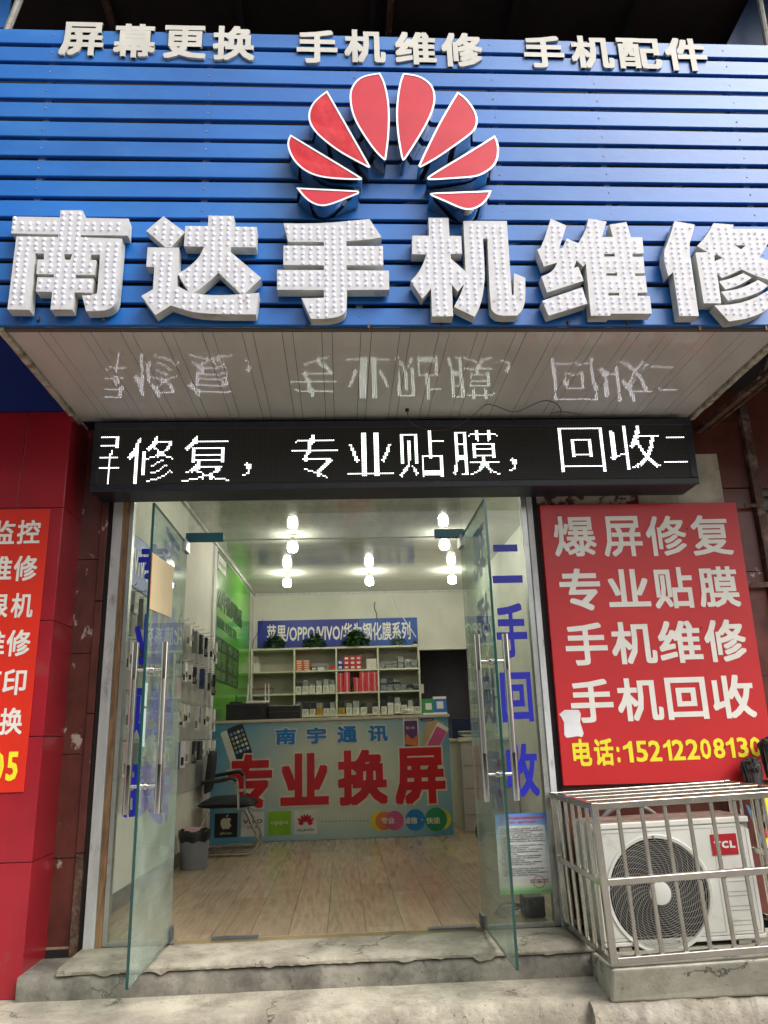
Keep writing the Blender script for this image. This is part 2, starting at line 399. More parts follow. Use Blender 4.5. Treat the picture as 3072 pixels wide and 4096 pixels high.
# ================================================================== STRUCTURE: ground and steps
GZ = -.30
B((-60, -60, GZ-.2), (60, .0, GZ)).build('pavement', asphalt, kind='structure')
def rough_slab(name, x0, x1, y0, y1, z0, z1, m, nx=90, chip=.012, kind='structure', side=.008, skew=0.):
    """concrete slab whose front top arris is worn and chipped"""
    mb = MB(); vs = []
    prof = 6
    for i in range(nx+1):
        x = x0+(x1-x0)*i/nx
        nz_ = noise3.noise(Vector((x*9, y0*3, z1*7)))*.6+noise3.noise(Vector((x*31, y0, 5)))*.35
        c = chip*(1+1.1*nz_)+chip*2.4*max(0, noise3.noise(Vector((x*5.5+9, 2, z1)))-.28)
        w = side*noise3.noise(Vector((x*6, 1, z0)))*1.4
        yf = y0+skew*(x-x0)
        pts = [(x, yf+w+.006, z0), (x, yf+w, (z0+z1)/2), (x, yf+w+.001, z1-c*1.4), (x, yf+w+c*.6, z1-c*.4), (x, yf+w+c*1.6, z1-.001), (x, y1, z1)]
        vs += pts
    fs = []
    for i in range(nx):
        for k in range(prof-1):
            a = i*prof+k; fs.append((a, a+prof, a+prof+1, a+1))
    fs.append(tuple(range(prof))); fs.append(tuple(reversed(range(nx*prof, nx*prof+prof))))
    mb.add(vs, fs)
    o = mb.build(name, m, smooth=True, kind=kind)
    return o
rough_slab('platform', -3.2, 1.16, -.675, .05, GZ, -.14, concrete, 200, .014)
rough_slab('platform', 1.02, 3.6, -.735, .05, GZ-.01, -.150, rubble, 160, .030, side=.018)
rough_slab('step', -1.285, 1.16, -.365, -.02, -.040, -.012, concrete, 300, .017, skew=-.012)
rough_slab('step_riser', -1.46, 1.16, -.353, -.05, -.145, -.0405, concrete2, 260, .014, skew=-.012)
B((-1.46, -.33, -.143), (-1.30, .02, -.078)).build('step_block', concrete2, kind='structure', bevel=.012, seg=3)
# interior floor bed + laminate planks
fl = B((-1.6, -.02, -.06), (1.95, 6.7, -.012)).build('floor', darkback, kind='structure')
pw, pl = .196, 1.21
x = -1.46; col = 0
pm = {}
while x < 1.85:
    y = -.012 - (0, .62, .33, .9, .15)[col % 5]*pl
    while y < 6.55:
        y0, y1 = max(y, -.012), min(y+pl, 6.55)
        if y1-y0 > .03:
            mb = MB()
            g = .0012
            mb.box((x+g, y0+g, -.011), (x+pw-g, y1-g, .0))
            mb.build('floor_plank', random.choice(floorm), fl)
        y += pl
    x += pw; col += 1
# threshold strip
B((-.84, -.022, -.012), (.70, -.0125, .004)).build('threshold_strip', mat('brass_strip', (.45, .36, .2), .4, .6), kind='structure')

# ================================================================== interior shell
CZ = 2.92
YB = 6.5
lw = MB().hexa([(WX(-.0)-.2, .03, -.01), (WX(0), .03, -.01), (WX(YB), YB, -.01), (WX(YB)-.2, YB, -.01),
                (WX(0)-.2, .03, CZ), (WX(0), .03, CZ), (WX(YB), YB, CZ), (WX(YB)-.2, YB, CZ)])
wall_l = lw.build('inside_wall_left', plaster, kind='structure')
B((1.80, .03, -.01), (2.0, YB, CZ)).build('inside_wall_right', plaster, kind='structure')
# back wall with doorway
dx0, dx1, dz = P(1683, 2602, 1, YB)[0], P(1872, 2602, 1, YB)[0], P(1775, 2598, 1, YB)[2]
bw = MB()
bw.box((-1.6, YB, -.01), (dx0-.10, YB+.12, CZ)); bw.box((dx0-.10, YB, dz+.0), (dx1, YB+.12, CZ)); bw.box((dx1, YB, -.01), (2.0, YB+.12, CZ))
bw.build('inside_wall_back', plaster, kind='structure')
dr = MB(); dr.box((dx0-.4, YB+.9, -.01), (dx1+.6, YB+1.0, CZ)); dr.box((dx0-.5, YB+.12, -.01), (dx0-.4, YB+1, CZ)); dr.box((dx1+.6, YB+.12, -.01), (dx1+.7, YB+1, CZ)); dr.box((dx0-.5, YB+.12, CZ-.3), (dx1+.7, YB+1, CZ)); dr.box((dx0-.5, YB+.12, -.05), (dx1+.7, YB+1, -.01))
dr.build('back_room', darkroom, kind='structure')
ce = MB()
ceil_o = B((-1.6, .03, CZ+.004), (2.0, YB, CZ+.1)).build('ceiling', darkback, kind='structure')
for k in range(24):
    y0 = .04+k*.27
    if y0 > YB-.02: break
    B((-1.42, y0+.001, CZ-.006), (1.80, min(y0+.268, YB-.002), CZ+.003)).build('ceiling_panel', ceilm, ceil_o)
# cornice strip and skirting
MB().hexa([(WX(0)+.002, .04, CZ-.035), (WX(0)+.03, .04, CZ-.035), (WX(YB)+.03, YB-.004, CZ-.035), (WX(YB)+.002, YB-.004, CZ-.035),
           (WX(0)+.002, .04, CZ-.007), (WX(0)+.03, .04, CZ-.007), (WX(YB)+.03, YB-.004, CZ-.007), (WX(YB)+.002, YB-.004, CZ-.007)]).build('cornice', whitefr, kind='structure')
B((-1.18, YB-.03, CZ-.035), (1.80, YB-.004, CZ-.007)).build('cornice', whitefr, kind='structure')
MB().hexa([(WX(0)+.002, .04, .001), (WX(0)+.014, .04, .001), (WX(3.6)+.014, 3.6, .001), (WX(3.6)+.002, 3.6, .001),
           (WX(0)+.002, .04, .10), (WX(0)+.014, .04, .10), (WX(3.6)+.014, 3.6, .10), (WX(3.6)+.002, 3.6, .10)]).build('skirting_board', skirt, kind='structure')

# ================================================================== outside walls
# upper wall behind the led display, soffit void
wallm = maroon
up = MB(); up.box((-1.47, 0, 2.315), (3.0, .025, 3.03)); up.box((-1.55, .03, CZ+.1), (4.6, .2, 5.0))
up.build('upper_wall', maroon, kind='structure')
# left wall strip of maroon tiles between pillar and shop window
wl_ = B((-1.47, .012, -.14), (-1.30, .10, 2.315)).build('side_wall_left', grout, kind='structure')
zs = [-.085, .40, .90, 1.42, 1.94, 2.315]
for k in range(5):
    x1 = -1.352
    B((-1.468, -.010, zs[k]+.002), (x1, .010, zs[k+1]-.002)).build('wall_tile', maroonq if k in (2, 3, 4) else maroon, wl_, bevel=.001)
for k, (a, b) in enumerate([(-.13, .42), (.425, 1.1), (1.105, 1.7), (1.705, 2.31)]):
    B((-1.346, -.028, a), (-1.306, .011, b)).build('edge_tile', rust if k == 0 else maroonq if k == 3 else maroon, wl_, bevel=.002)
bb = MB()
for k in range(7):
    z0 = -.08+k*.07
    bb.box((-1.351, -.004+rnd(0, .006), z0), (-1.347, .010, z0+.064))
bb.build('broken_brick_edge', mat('broken_brick', (.30, .19, .14), .9, var=.3, vs=30, bump=.5), wl_, kind='stuff')

# right wall: maroon panels, peeling paint, cream patch
wr = B((1.135, .012, -.02), (2.50, .10, 2.315)).build('side_wall_right', grout, kind='structure')
B((1.165, -.010, 2.215), (1.80, .010, 2.31)).build('wall_tile', maroonp, wr)
xs_ = [1.165, 1.62, 2.08, 2.47]
for a, b, c, d in [(1.165, 2.47, .0, .60), (1.165, 1.8, .602, 1.2), (1.802, 2.47, .602, 1.2), (1.165, 1.8, 1.202, 1.8), (1.802, 2.47, 1.202, 1.8), (1.165, 1.8, 1.802, 2.213), (1.802, 2.47, 1.802, 2.31)]:
    B((a, -.010, c), (b, .010, d-.002)).build('wall_tile', maroon, wr, bevel=.001)
B((1.78, -.0135, 2.20), (2.03, -.0105, 2.312)).build('cream_patch', cream, wr)
B((2.02, -.017, 2.20), (2.30, -.0105, 2.53)).build('cream_patch', cream, wr)
B((2.08, -.010, 2.316), (2.475, .010, 2.74)).build('wall_tile', maroon, wr, bevel=.001)

# ------------------------------------------------ rusty post and neighbour's roller shutter at the right edge
t = thing('steel_post', 'rusty brown steel post at the right edge between red wall and blue shutter', 'post', (2.51, -.02, -.1))
B((2.478, -.045, -.15), (2.53, .03, 2.86)).build('post_web', rust, t, bevel=.003)
B((2.40, -.055, 2.18), (2.50, -.046, 2.20)).build('latch_plate', rust, t)
B((2.36, -.050, 1.70), (2.50, -.046, 1.73)).build('latch_plate', rust, t)
t = thing('roller_shutter', 'blue and brown roller shutter of the neighbouring shop at the right edge', 'shutter', (3.2, .1, 1.9))
for k in range(16):
    z = 2.10+k*.088
    mb = MB()
    prof = [(0, 0), (-.012, .012), (-.016, .045), (-.008, .072), (0, .080)]
    vs = []
    for xx in (2.535, 4.2):
        vs += [(xx, .05+p[0], z+p[1]) for p in prof]
    mb.add(vs, [(i, i+5, i+6, i+1) for i in range(4)])
    mb.build('shutter_slat', shut, t, smooth=True)
B((2.5, .12, -.2), (5.5, .16, 5.0)).build('backing', darkback, t)  # added dark sheet, blocks the sky between the shutter slats
B((2.535, .0, 2.0), (4.2, .08, 2.095)).build('bottom_rail', rust, t)
B((2.535, .02, -.2), (2.58, .06, 1.995)).build('door_jamb', mat('tan_jamb', (.36, .24, .12), .6), t)
B((2.585, .04, -.2), (4.2, .06, 1.995)).build('window_pane', gfix, t)

# ------------------------------------------------ left pillar clad with red tiles, blue board above
pil = thing('tiled_pillar', 'glossy red tiled pillar at the left edge of the shop front', 'pillar', (-1.75, -.14, -.14))
B((-2.6, -.292, -.14), (-1.468, .20, 2.705)).build('core', grout, pil)
rows = [(-.138, .424), (.428, .990), (.994, 1.558), (1.562, 2.158), (2.162, 2.708)]
for r, (a, b) in enumerate(rows):
    cols = [(-2.6, -1.70), (-1.696, -1.462)] if r == 4 else [(-2.6, -2.02), (-2.016, -1.462)]
    for (c, d) in cols:
        B((c, -.302, a), (d, -.292, b)).build('tile', tile, pil, bevel=.0015)
    B((-1.468, -.301, a), (-1.459, .012, b)).build('tile', tile, pil, bevel=.001)
t = thing('blue_board', 'plain dark blue sign board above the red pillar at left', 'sign board', (-2.0, -.28, 2.71))
B((-4.0, -.33, 2.712), (-1.47, -.25, 4.3)).build('panel', bluesign, t)

def sign_panel(name, label, cat, x0, x1, z0, z1, y, m, th=.012):
    t = thing(name, label, cat, ((x0+x1)/2, y, z0))
    B((x0, y-th, z0), (x1, y, z1)).build('panel', m, t, bevel=.001)
    return t
def rowb(chars, boxes, cfn, Yt, off, par, m=None):
    q_ = MB(); row2(chars, boxes, cfn, Yt, q_, off); q_.build('lettering_row', m or signw, par)
# left red sign
Yl = -.304
t = sign_panel('advertising_sign', 'bright red sign with white characters and yellow number, cut by the left edge', 'sign', -2.5, -1.525, .738, 2.150, Yl, signredL, .006)
c = cr(0, 1950, 800/1659)
mb = MB(); Yt = Yl-.0075
def row2(chars, boxes, cfn, Yt, mb, off=.020, mi=0):
    for ch, (x0, y0, x1, y1) in zip(chars, boxes):
        a = cfn(x0, y0); b = cfn(x1, y1)
        put(mb, ch, *pbox(a[0], a[1], b[0], b[1], Yt), FRY(Yt), off, mi)
rowb('监控', [(-85, 275, 125, 470), (145, 270, 335, 468)], c, Yt, .020, t)
rowb('维修', [(-110, 570, 100, 780), (115, 565, 308, 775)], c, Yt, .020, t)
rowb('银机', [(-140, 880, 68, 1080), (93, 875, 275, 1080)], c, Yt, .020, t)
rowb('维修', [(-170, 1185, 40, 1400), (55, 1180, 252, 1400)], c, Yt, .020, t)
rowb('打印', [(-190, 1510, 5, 1725), (25, 1508, 217, 1722)], c, Yt, .020, t)
rowb('更换', [(-225, 1830, -20, 2050), (0, 1828, 187, 2050)], c, Yt, .020, t)
mb = MB(); c = cr(0, 3000, 800/1615)
for ch, bx in (('0', (-75, 18, 30, 255)), ('5', (52, 14, 145, 250))):
    a = c(bx[0], bx[1]); b = c(bx[2], bx[3]); put(mb, ch, *pbox(a[0], a[1], b[0], b[1], Yt), FRY(Yt), .025)
mb.build('number', signy, t)

# right red sign
Yr = -.045
t = thing('advertising_sign', 'large red sign with four rows of white characters and a yellow phone number', 'sign', (1.75, Yr, .65))
mb = MB(); th = .03
cs = [(1.172, 2.213), (2.352, 2.212), (2.332, .655), (1.165, .662)]
mb.hexa([(cs[3][0], Yr, cs[3][1]), (cs[2][0], Yr, cs[2][1]), (cs[2][0], Yr+th, cs[2][1]), (cs[3][0], Yr+th, cs[3][1]),
         (cs[0][0], Yr, cs[0][1]), (cs[1][0], Yr, cs[1][1]), (cs[1][0], Yr+th, cs[1][1]), (cs[0][0], Yr+th, cs[0][1])])
mb.build('panel', signred, t, bevel=.002)
c = cr(2100, 1750, 972/1536); Yt = Yr-.0015; mb = MB()
rowb('爆屏修复', [(182, 497, 448, 752), (492, 497, 738, 752), (765, 495, 1020, 748), (1050, 490, 1303, 745)], c, Yt, .017, t)
rowb('专业贴膜', [(220, 828, 478, 1095), (522, 832, 785, 1070), (812, 820, 1062, 1080), (1095, 815, 1350, 1072)], c, Yt, .022, t)
rowb('手机维修', [(255, 1172, 520, 1440), (545, 1165, 828, 1432), (843, 1158, 1115, 1425), (1135, 1150, 1397, 1418)], c, Yt, .022, t)
rowb('手机回收', [(288, 1528, 557, 1803), (582, 1520, 868, 1792), (893, 1515, 1150, 1782), (1182, 1500, 1450, 1775)], c, Yt, .022, t)
mb = MB()
row2('电话:', [(302, 1905, 420, 2078), (437, 1903, 560, 2075), (580, 1955, 600, 2055)], c, Yt, mb, .03)
xs = [(618, 682), (700, 775), (782, 862), (872, 925), (930, 1010), (1018, 1100), (1107, 1175), (1190, 1262), (1268, 1325), (1342, 1410), (1422, 1492)]
for ch, (a, b) in zip('15212208130', xs):
    f = (a-618)/(1492-618); y0 = 1920-30*f; y1 = 2055-40*f
    if ch != '1': row2(ch, [(a, y0, b, y1)], c, Yt, mb, .020); continue
    A_, B_ = c(a, y0), c(b, y1); u0, v0, u1, v1 = pbox(A_[0], A_[1], B_[0], B_[1], Yt); w_, h_ = u1-u0, v1-v0
    lp_ = [(1, 0), (1, 1), (.72, 1), (.50, .86), (.05, .76), (.05, .60), (.58, .68), (.58, 0)]
    mb.add([(u0+p_[0]*w_, Yt-.001, v0+p_[1]*h_) for p_ in lp_], [(0, 1, 2, 7), (2, 3, 6, 7), (3, 4, 5, 6)])
mb.build('phone_number', signy, t)
# torn white patch
mb = MB()
pp = [(215, 1750), (250, 1722), (340, 1722), (352, 1745), (348, 1800), (358, 1830), (370, 1870), (362, 1893), (330, 1888), (290, 1895), (262, 1898), (248, 1880), (246, 1800), (228, 1765)]
q = [P(*c(*p_), 1, Yt) for p_ in pp]
vs, fs = outline_mesh([[(v[0], v[2]) for v in q]], .001)
mb.add([(v[0], Yt-.001+v[2], v[1]) for v in vs], fs); mb.build('torn_patch', mat('torn_white', (.80, .80, .80), .7), t)

# ================================================================== window frames
fr = thing('window_frame', 'weathered white, wood and aluminium frame around the glass shop front', 'frame', (-.08, .02, 0))
B((-1.305, -.012, -.13), (-1.281, .05, 2.31)).build('dark_gap', darkback, fr)
B((-1.280, -.030, -.04), (-1.226, .06, 2.305)).build('jamb', whitefr, fr, bevel=.003)
B((-1.2255, -.022, -.012), (-1.192, .05, 2.30)).build('wood_strip', wood, fr, bevel=.002)
B((-1.191, -.018, -.006), (-1.168, .03, 2.30)).build('channel', alum, fr, bevel=.001)
B((1.068, -.018, -.006), (1.098, .04, 2.30)).build('channel', alum, fr, bevel=.001)
B((1.099, -.028, -.03), (1.133, .06, 2.305)).build('jamb', whitefr, fr, bevel=.003)
B((1.134, -.014, -.04), (1.164, .05, 2.31)).build('dark_gap', darkback, fr)
B((-1.28, -.026, 2.306), (1.165, .05, 2.36)).build('head', rust, fr, bevel=.003)
B((-1.19, -.012, -.011), (-.84, .03, .006)).build('sill_channel', alum, fr)
B((.72, -.012, -.011), (1.067, .03, .006)).build('sill_channel', alum, fr)

def pane(name, label, a, b, m, axis=1, parent=None):
    """glass sheet with green edges"""
    t = thing(name, label, 'window pane', ((a[0]+b[0])/2, (a[1]+b[1])/2, a[2]))
    (x0, y0, z0), (x1, y1, z1) = a, b
    if axis == 1: B((x0+.001, y0, z0+.001), (x1-.001, y1, z1-.001)).build('glass', m, t)
    return t
t = pane('fixed_window', 'left fixed glass panel with blue vertical characters beside the open door', (-1.168, -.006, .006), (-.862, .006, 2.305), gfix)
mb = MB(); Yt = -.0075
c1 = cr(0, 1950, 800/1659); c2 = cr(0, 3000, 800/1615)
def rr(cf, x0, y0, x1, y1):
    a, b = cf(x0, y0), cf(x1, y1); return (a[0], a[1], b[0], b[1])
def vput(mb, ch, x0, x1, z0, z1, y, off=.03, N=-1):
    put(mb, ch, x0, z0, x1, z1, FRY(y), off)
zz = []
for ch, cf, y0, y1 in (('专', c1, 470, 820), ('业', c1, 1050, 1470), ('贴', c1, 1640, 2090), ('膜', c2, 95, 545)):
    za = P(*cf(1150, y0), 1, Yt)[2]; zb = P(*cf(1100, y1), 1, Yt)[2]
    vput(mb, ch, -1.13, -.95, zb, za, Yt)
mb.build('vinyl_lettering', vinyl, t)
t = pane('fixed_window', 'right fixed glass panel with blue vertical characters and a paper notice', (.720, -.006, .006), (1.068, .006, 2.305), gfix)
mb = MB(); c4 = cr(1300, 1950, 850/1659); c6 = cr(1600, 2550, 600/1659)
for ch, cf, ya, yb in (('二', c4, 445, 745), ('手', c4, 905, 1330), ('回', c6, 380, 930), ('收', c6, 1170, 1760)):
    za = P(*cf(1450, ya), 1, Yt)[2]; zb = P(*cf(1450, yb), 1, Yt)[2]
    vput(mb, ch, .872, 1.045, zb, za, Yt, .028)
mb.build('vinyl_lettering', vinylr, t)
t = thing('transom_window', 'wide glass transom panel above the open doors', 'window pane', (-.05, 0, 2.04))
B((-.858, -.006, 2.045), (.716, .006, 2.305)).build('glass', gtran, t)
B((-.858, -.0065, 2.040), (.716, .0065, 2.0445)).build('edge', mat('bright_glass_edge', (.45, .5, .46), .3), t)
for s, x0, x1 in ((-1, -.87, -.66), (1, .55, .725)):
    B((x0, -.014, 2.035), (x1, .014, 2.085)).build('patch_fitting', teal, t, bevel=.002)

# ------------------------------------------------ open door leaves
def door(side, X, txt, boxes, label):
    t = thing('glass_door', label, 'door', (X, -.01, .01))
    y0, y1 = -.80, -.02
    g = .006
    B((X-g+.0005, y0+.001, .013), (X+g-.0005, y1, 2.022)).build('glass', gdoor, t)
    e = MB(); e.box((X-g, y0-.001, .010), (X+g, y0+.0005, 2.025)); e.box((X-g, y0, 2.0225), (X+g, y1, 2.025)); e.box((X-g, y0, .010), (X+g, y1, .0125))
    e.build('glass_edge', gedge, t)
    for z0, z1 in ((.0, .065), (1.965, 2.035)):
        B((X-.013, -.075, z0+.004), (X+.013, .03, z1)).build('corner_fitting', patchg if z0 < 1 else alum, t, bevel=.003)
    # handle
    h = MB(); yh = -.715
    for s in (-1, 1):
        xx = X+s*.066
        o = MB().tube([(xx, yh, .652), (xx, yh, .855)], .0158, 16).tube([(xx, yh, 1.222), (xx, yh, 1.385)], .0158, 16)
        ho = o.build('handle', polish, t, smooth=True)
        MB().tube([(xx, yh, .8555), (xx, yh, 1.2215)], .0150, 16).build('brushed_grip', brushed, ho, smooth=True)
    for z in (.765, 1.262):
        MB().tube([(X-.066, yh, z), (X+.066, yh, z)], .0085, 12).build('standoff', polish, t, smooth=True)
        MB().tube([(X-.020, yh, z), (X-.0065, yh, z)], .016, 16).tube([(X+.0065, yh, z), (X+.020, yh, z)], .016, 16).build('rosette', polish, t, smooth=True)
    # lock strips on the edge
    for z0, z1 in ((.93, 1.09), (1.10, 1.20)):
        s = 1 if side < 0 else -1
        B((X+s*.0062, -.795, z0), (X+s*.0085, -.765, z1)).build('lock_strip', mat('pale_strip', (.42, .55, .50), .4), t)
    # vinyl on the outer face (the face turned away from the opening)
    mb = MB(); s = side
    xf = X + s*.0078
    # text reads correctly from outside; outer face normal = side*X ; reading direction
    U = (0, 1, 0) if False else ((0, -1, 0) if s < 0 else (0, 1, 0))
    fr_ = ((xf, 0, 0), U, (0, 0, 1), (s, 0, 0))
    for ch, (u0, z0, u1, z1) in zip(txt, boxes):
        if s < 0: put(mb, ch, -u1, z0, -u0, z1, fr_, .032)
        else: put(mb, ch, u0, z0, u1, z1, fr_, .032)
    mb.build('vinyl_lettering', vinyl, t)
    return t
bxs = [(-.60, z0, -.22, z0+.25) for z0 in (1.72, 1.29, .86, .44)]
dl = door(-1, -.865, '手机维修', [(-.54, 1.73, -.11, 2.0), (-.54, 1.34, -.12, 1.62), (-.56, .96, -.11, 1.23), (-.53, .57, -.09, .85)], 'left glass door swung open, cream card taped on it, mirrored blue characters')
dr_ = door(1, .700, '现场换屏', [(-.68, 1.69, -.33, 1.95), (-.69, 1.37, -.33, 1.60), (-.70, .98, -.36, 1.235), (-.70, .60, -.36, .86)], 'right glass door swung open, mirrored blue characters on the far face')
# floor pivot plates
B((-.66, -.030, .0005), (-.43, .018, .008)).build('pivot_plate', patchg, None, label='dark grey metal pivot plate in the threshold by the left door', cat='plate')
B((.42, -.030, .0005), (.66, .018, .008)).build('pivot_plate', patchg, None, label='dark grey metal pivot plate in the threshold by the right door', cat='plate')
# cream card on left leaf, inside face
def PX(px, py, X): return P(px, py, 0, X)
q = [PX(*c1(1262, 540), -.857), PX(*c1(1443, 660), -.857), PX(*c1(1420, 1080), -.857), PX(*c1(1238, 1005), -.857)]
t = thing('taped_card', 'cream card taped to the inner face of the left glass door', 'card', tuple(q[3]))
mb = MB(); mb.add([(-.858, v[1], v[2]) for v in q]+[(-.8565, v[1], v[2]) for v in q], [(0, 1, 2, 3), (7, 6, 5, 4), (0, 4, 5, 1), (1, 5, 6, 2), (2, 6, 7, 3), (3, 7, 4, 0)])
mb.build('card', creamp, t)
mb = MB(); a = q[0]*1; b = q[3]*1
mb.add([(-.8560, q[0][1]-.004, q[0][2]), (-.8560, q[0][1]+.010, q[0][2]-.004), (-.8560, q[3][1]+.004, q[3][2]), (-.8560, q[3][1]-.004, q[3][2])], [(0, 1, 2, 3)])
mb.build('red_edge', redpaper, t)

# ================================================================== LED display
YL = -.25
led = thing('led_display', 'black LED ticker display with lit white characters over the entrance', 'LED display', (.35, YL, 2.27))
lx0, lx1, lz0, lz1 = -1.352, 2.050, 2.262, 2.668
case = MB(); fw = .042
case.box((lx0, YL, lz0), (lx1, YL+.012, lz0+fw)); case.box((lx0, YL, lz1-fw), (lx1, YL+.012, lz1))
case.box((lx0, YL, lz0+fw), (lx0+fw, YL+.012, lz1-fw)); case.box((lx1-fw, YL, lz0+fw), (lx1, YL+.012, lz1-fw))
case.box((lx0+.004, YL+.0125, lz0+.004), (lx1-.004, -.03, lz1-.004))
case.build('housing', ledcase, led, bevel=.008, seg=3)
# dot matrix face
dm = bpy.data.materials.new('led_matrix'); dm.use_nodes = True
n, l = dm.node_tree.nodes, dm.node_tree.links; bs_ = n['Principled BSDF']; bs_.inputs['Roughness'].default_value = .55
tc = n.new('ShaderNodeTexCoord'); sp = n.new('ShaderNodeSeparateXYZ'); l.new(tc.outputs['Object'], sp.inputs[0])
def fr01(sock):
    a = n.new('ShaderNodeMath'); a.operation = 'DIVIDE'; a.inputs[1].default_value = .01; l.new(sock, a.inputs[0])
    b = n.new('ShaderNodeMath'); b.operation = 'FRACT'; l.new(a.outputs[0], b.inputs[0])
    c_ = n.new('ShaderNodeMath'); c_.operation = 'SUBTRACT'; c_.inputs[1].default_value = .5; l.new(b.outputs[0], c_.inputs[0])
    d_ = n.new('ShaderNodeMath'); d_.operation = 'POWER'; d_.inputs[1].default_value = 2; l.new(c_.outputs[0], d_.inputs[0]); return d_
ax_, az_ = fr01(sp.outputs['X']), fr01(sp.outputs['Z'])
ad = n.new('ShaderNodeMath'); ad.operation = 'ADD'; l.new(ax_.outputs[0], ad.inputs[0]); l.new(az_.outputs[0], ad.inputs[1])
lt = n.new('ShaderNodeMath'); lt.operation = 'LESS_THAN'; lt.inputs[1].default_value = .07; l.new(ad.outputs[0], lt.inputs[0])
mx = n.new('ShaderNodeMix'); mx.data_type = 'RGBA'; mx.inputs[6].default_value = (.008, .008, .008, 1); mx.inputs[7].default_value = (.075, .073, .066, 1)
l.new(lt.outputs[0], mx.inputs[0]); l.new(mx.outputs[2], bs_.inputs['Base Color'])
B((lx0+fw, YL+.004, lz0+fw), (lx1-fw, YL+.011, lz1-fw)).build('dot_matrix', dm, led)
ix0, iz0 = lx0+fw, lz0+fw
NC, NR = int((lx1-lx0-2*fw)/.01), int((lz1-lz0-2*fw)/.01)
def raster(ch, w, h, off=.0):
    """sample a glyph outline on a w x h dot grid -> set of lit (i, j); horizontals thinned to one dot"""
    vs, fs = glyph(ch, off)
    x0, y0, x1, y1 = bbox2(vs)
    A = np.zeros((h*3, w*3), bool)
    gx = x0+(x1-x0)*(np.arange(w*3)+.5)/(w*3); gy = y0+(y1-y0)*(np.arange(h*3)+.5)/(h*3)
    X, Y = np.meshgrid(gx, gy)
    V = np.array([v[:2] for v in vs])
    for f in fs:
        for k in range(1, len(f)-1):
            a, b, c_ = V[f[0]], V[f[k]], V[f[k+1]]
            d = (b[1]-c_[1])*(a[0]-c_[0])+(c_[0]-b[0])*(a[1]-c_[1])
            if abs(d) < 1e-12: continue
            s1 = ((b[1]-c_[1])*(X-c_[0])+(c_[0]-b[0])*(Y-c_[1]))/d
            s2 = ((c_[1]-a[1])*(X-c_[0])+(a[0]-c_[0])*(Y-c_[1]))/d
            A |= (s1 >= 0) & (s2 >= 0) & (s1+s2 <= 1)
    cnt = A.reshape(h, 3, w, 3).sum(axis=(1, 3))
    L = cnt >= 6
    O = L.copy()
    for j in range(h):
        for i in range(w):
            if L[j, i] and j+1 < h and L[j+1, i] and not (j+2 < h and L[j+2, i]) and not (j > 0 and L[j-1, i]): O[j, i] = False
    return O
ledw = [bpy.data.materials.new('led_lit_%s' % k) for k in 'abc']
for m_, c_ in zip(ledw, ((.92, .93, 1.0), (.90, 1.0, .90), (.93, .92, 1.0))):
    m_.use_nodes = True; bs_ = m_.node_tree.nodes['Principled BSDF']
    bs_.inputs['Emission Color'].default_value = (*c_, 1); bs_.inputs['Emission Strength'].default_value = 2.9
LC = [('屏', 318, 483, 1745, 1938, 0), ('修', 508, 700, 1745, 1936, 0), ('复', 731, 926, 1742, 1930, 0), (',', 966, 1003, 1853, 1912, 0),
      ('专', 1165, 1353, 1735, 1920, 1), ('业', 1386, 1568, 1730, 1905, 1), ('贴', 1597, 1782, 1724, 1910, 1), ('膜', 1808, 2000, 1720, 1905, 1), (',', 2036, 2069, 1826, 1888, 1),
      ('回', 2236, 2412, 1712, 1890, 2), ('收', 2438, 2640, 1701, 1880, 2), ('二', 2652, 2840, 1742, 1856, 2)]
for ch, xa, xb, ya, yb, mi in LC:
    u0, v0, u1, v1 = pbox(xa, ya, xb, yb, YL)
    w = max(3, round((u1-u0)/.01)); h = max(3, round((v1-v0)/.01))
    A = raster('，' if ch == ',' else ch, w, h, 0.)
    # thin horizontals: drop a lit dot whose run downwards continues with a wide row
    i0 = round((u0-ix0)/.01); j0 = round((v0-iz0)/.01)
    mb = MB()
    for j in range(h):
        for i in range(w):
            if A[j, i] and 0 <= i0+i < NC and 0 <= j0+j < NR:
                cx, cz = ix0+(i0+i+.5)*.01, iz0+(j0+j+.5)*.01
                r = .0029
                mb.add([(cx-r, YL+.0025, cz-r*.5), (cx-r*.5, YL+.0025, cz-r), (cx+r*.5, YL+.0025, cz-r), (cx+r, YL+.0025, cz-r*.5),
                        (cx+r, YL+.0025, cz+r*.5), (cx+r*.5, YL+.0025, cz+r), (cx-r*.5, YL+.0025, cz+r), (cx-r, YL+.0025, cz+r*.5)], [tuple(range(8))])
    if mb.v: mb.build('lit_character', ledw[mi], led)

# ================================================================== soffit
sf = thing('soffit', 'glossy white panelled soffit under the blue fascia', 'soffit', (.3, -.7, 2.70))
SX0, SX1, SY0, SY1, SZ = -1.445, 2.075, -1.235, -.185, 2.70
B((SX0, SY0, SZ+.008), (SX1, SY1+.15, SZ+.02)).build('backing', darkback, sf)
x = SX0+.002; wide = True
while x < SX1-.01:
    w = .130 if wide else .048
    x1 = min(x+w, SX1)
    mb = MB(); j = rnd(-.0012, .0012)
    mb.hexa([(x+.0012, SY0+.002, SZ+j), (x1-.0012, SY0+.002, SZ+rnd(-.001, .001)), (x1-.0012, SY1, SZ+rnd(-.001, .001)), (x+.0012, SY1, SZ+rnd(-.001, .001)),
             (x+.0012, SY0+.002, SZ+.0075), (x1-.0012, SY0+.002, SZ+.0075), (x1-.0012, SY1, SZ+.0075), (x+.0012, SY1, SZ+.0075)])
    mb.build('soffit_panel', soff, sf)
    x = x1; wide = not wide
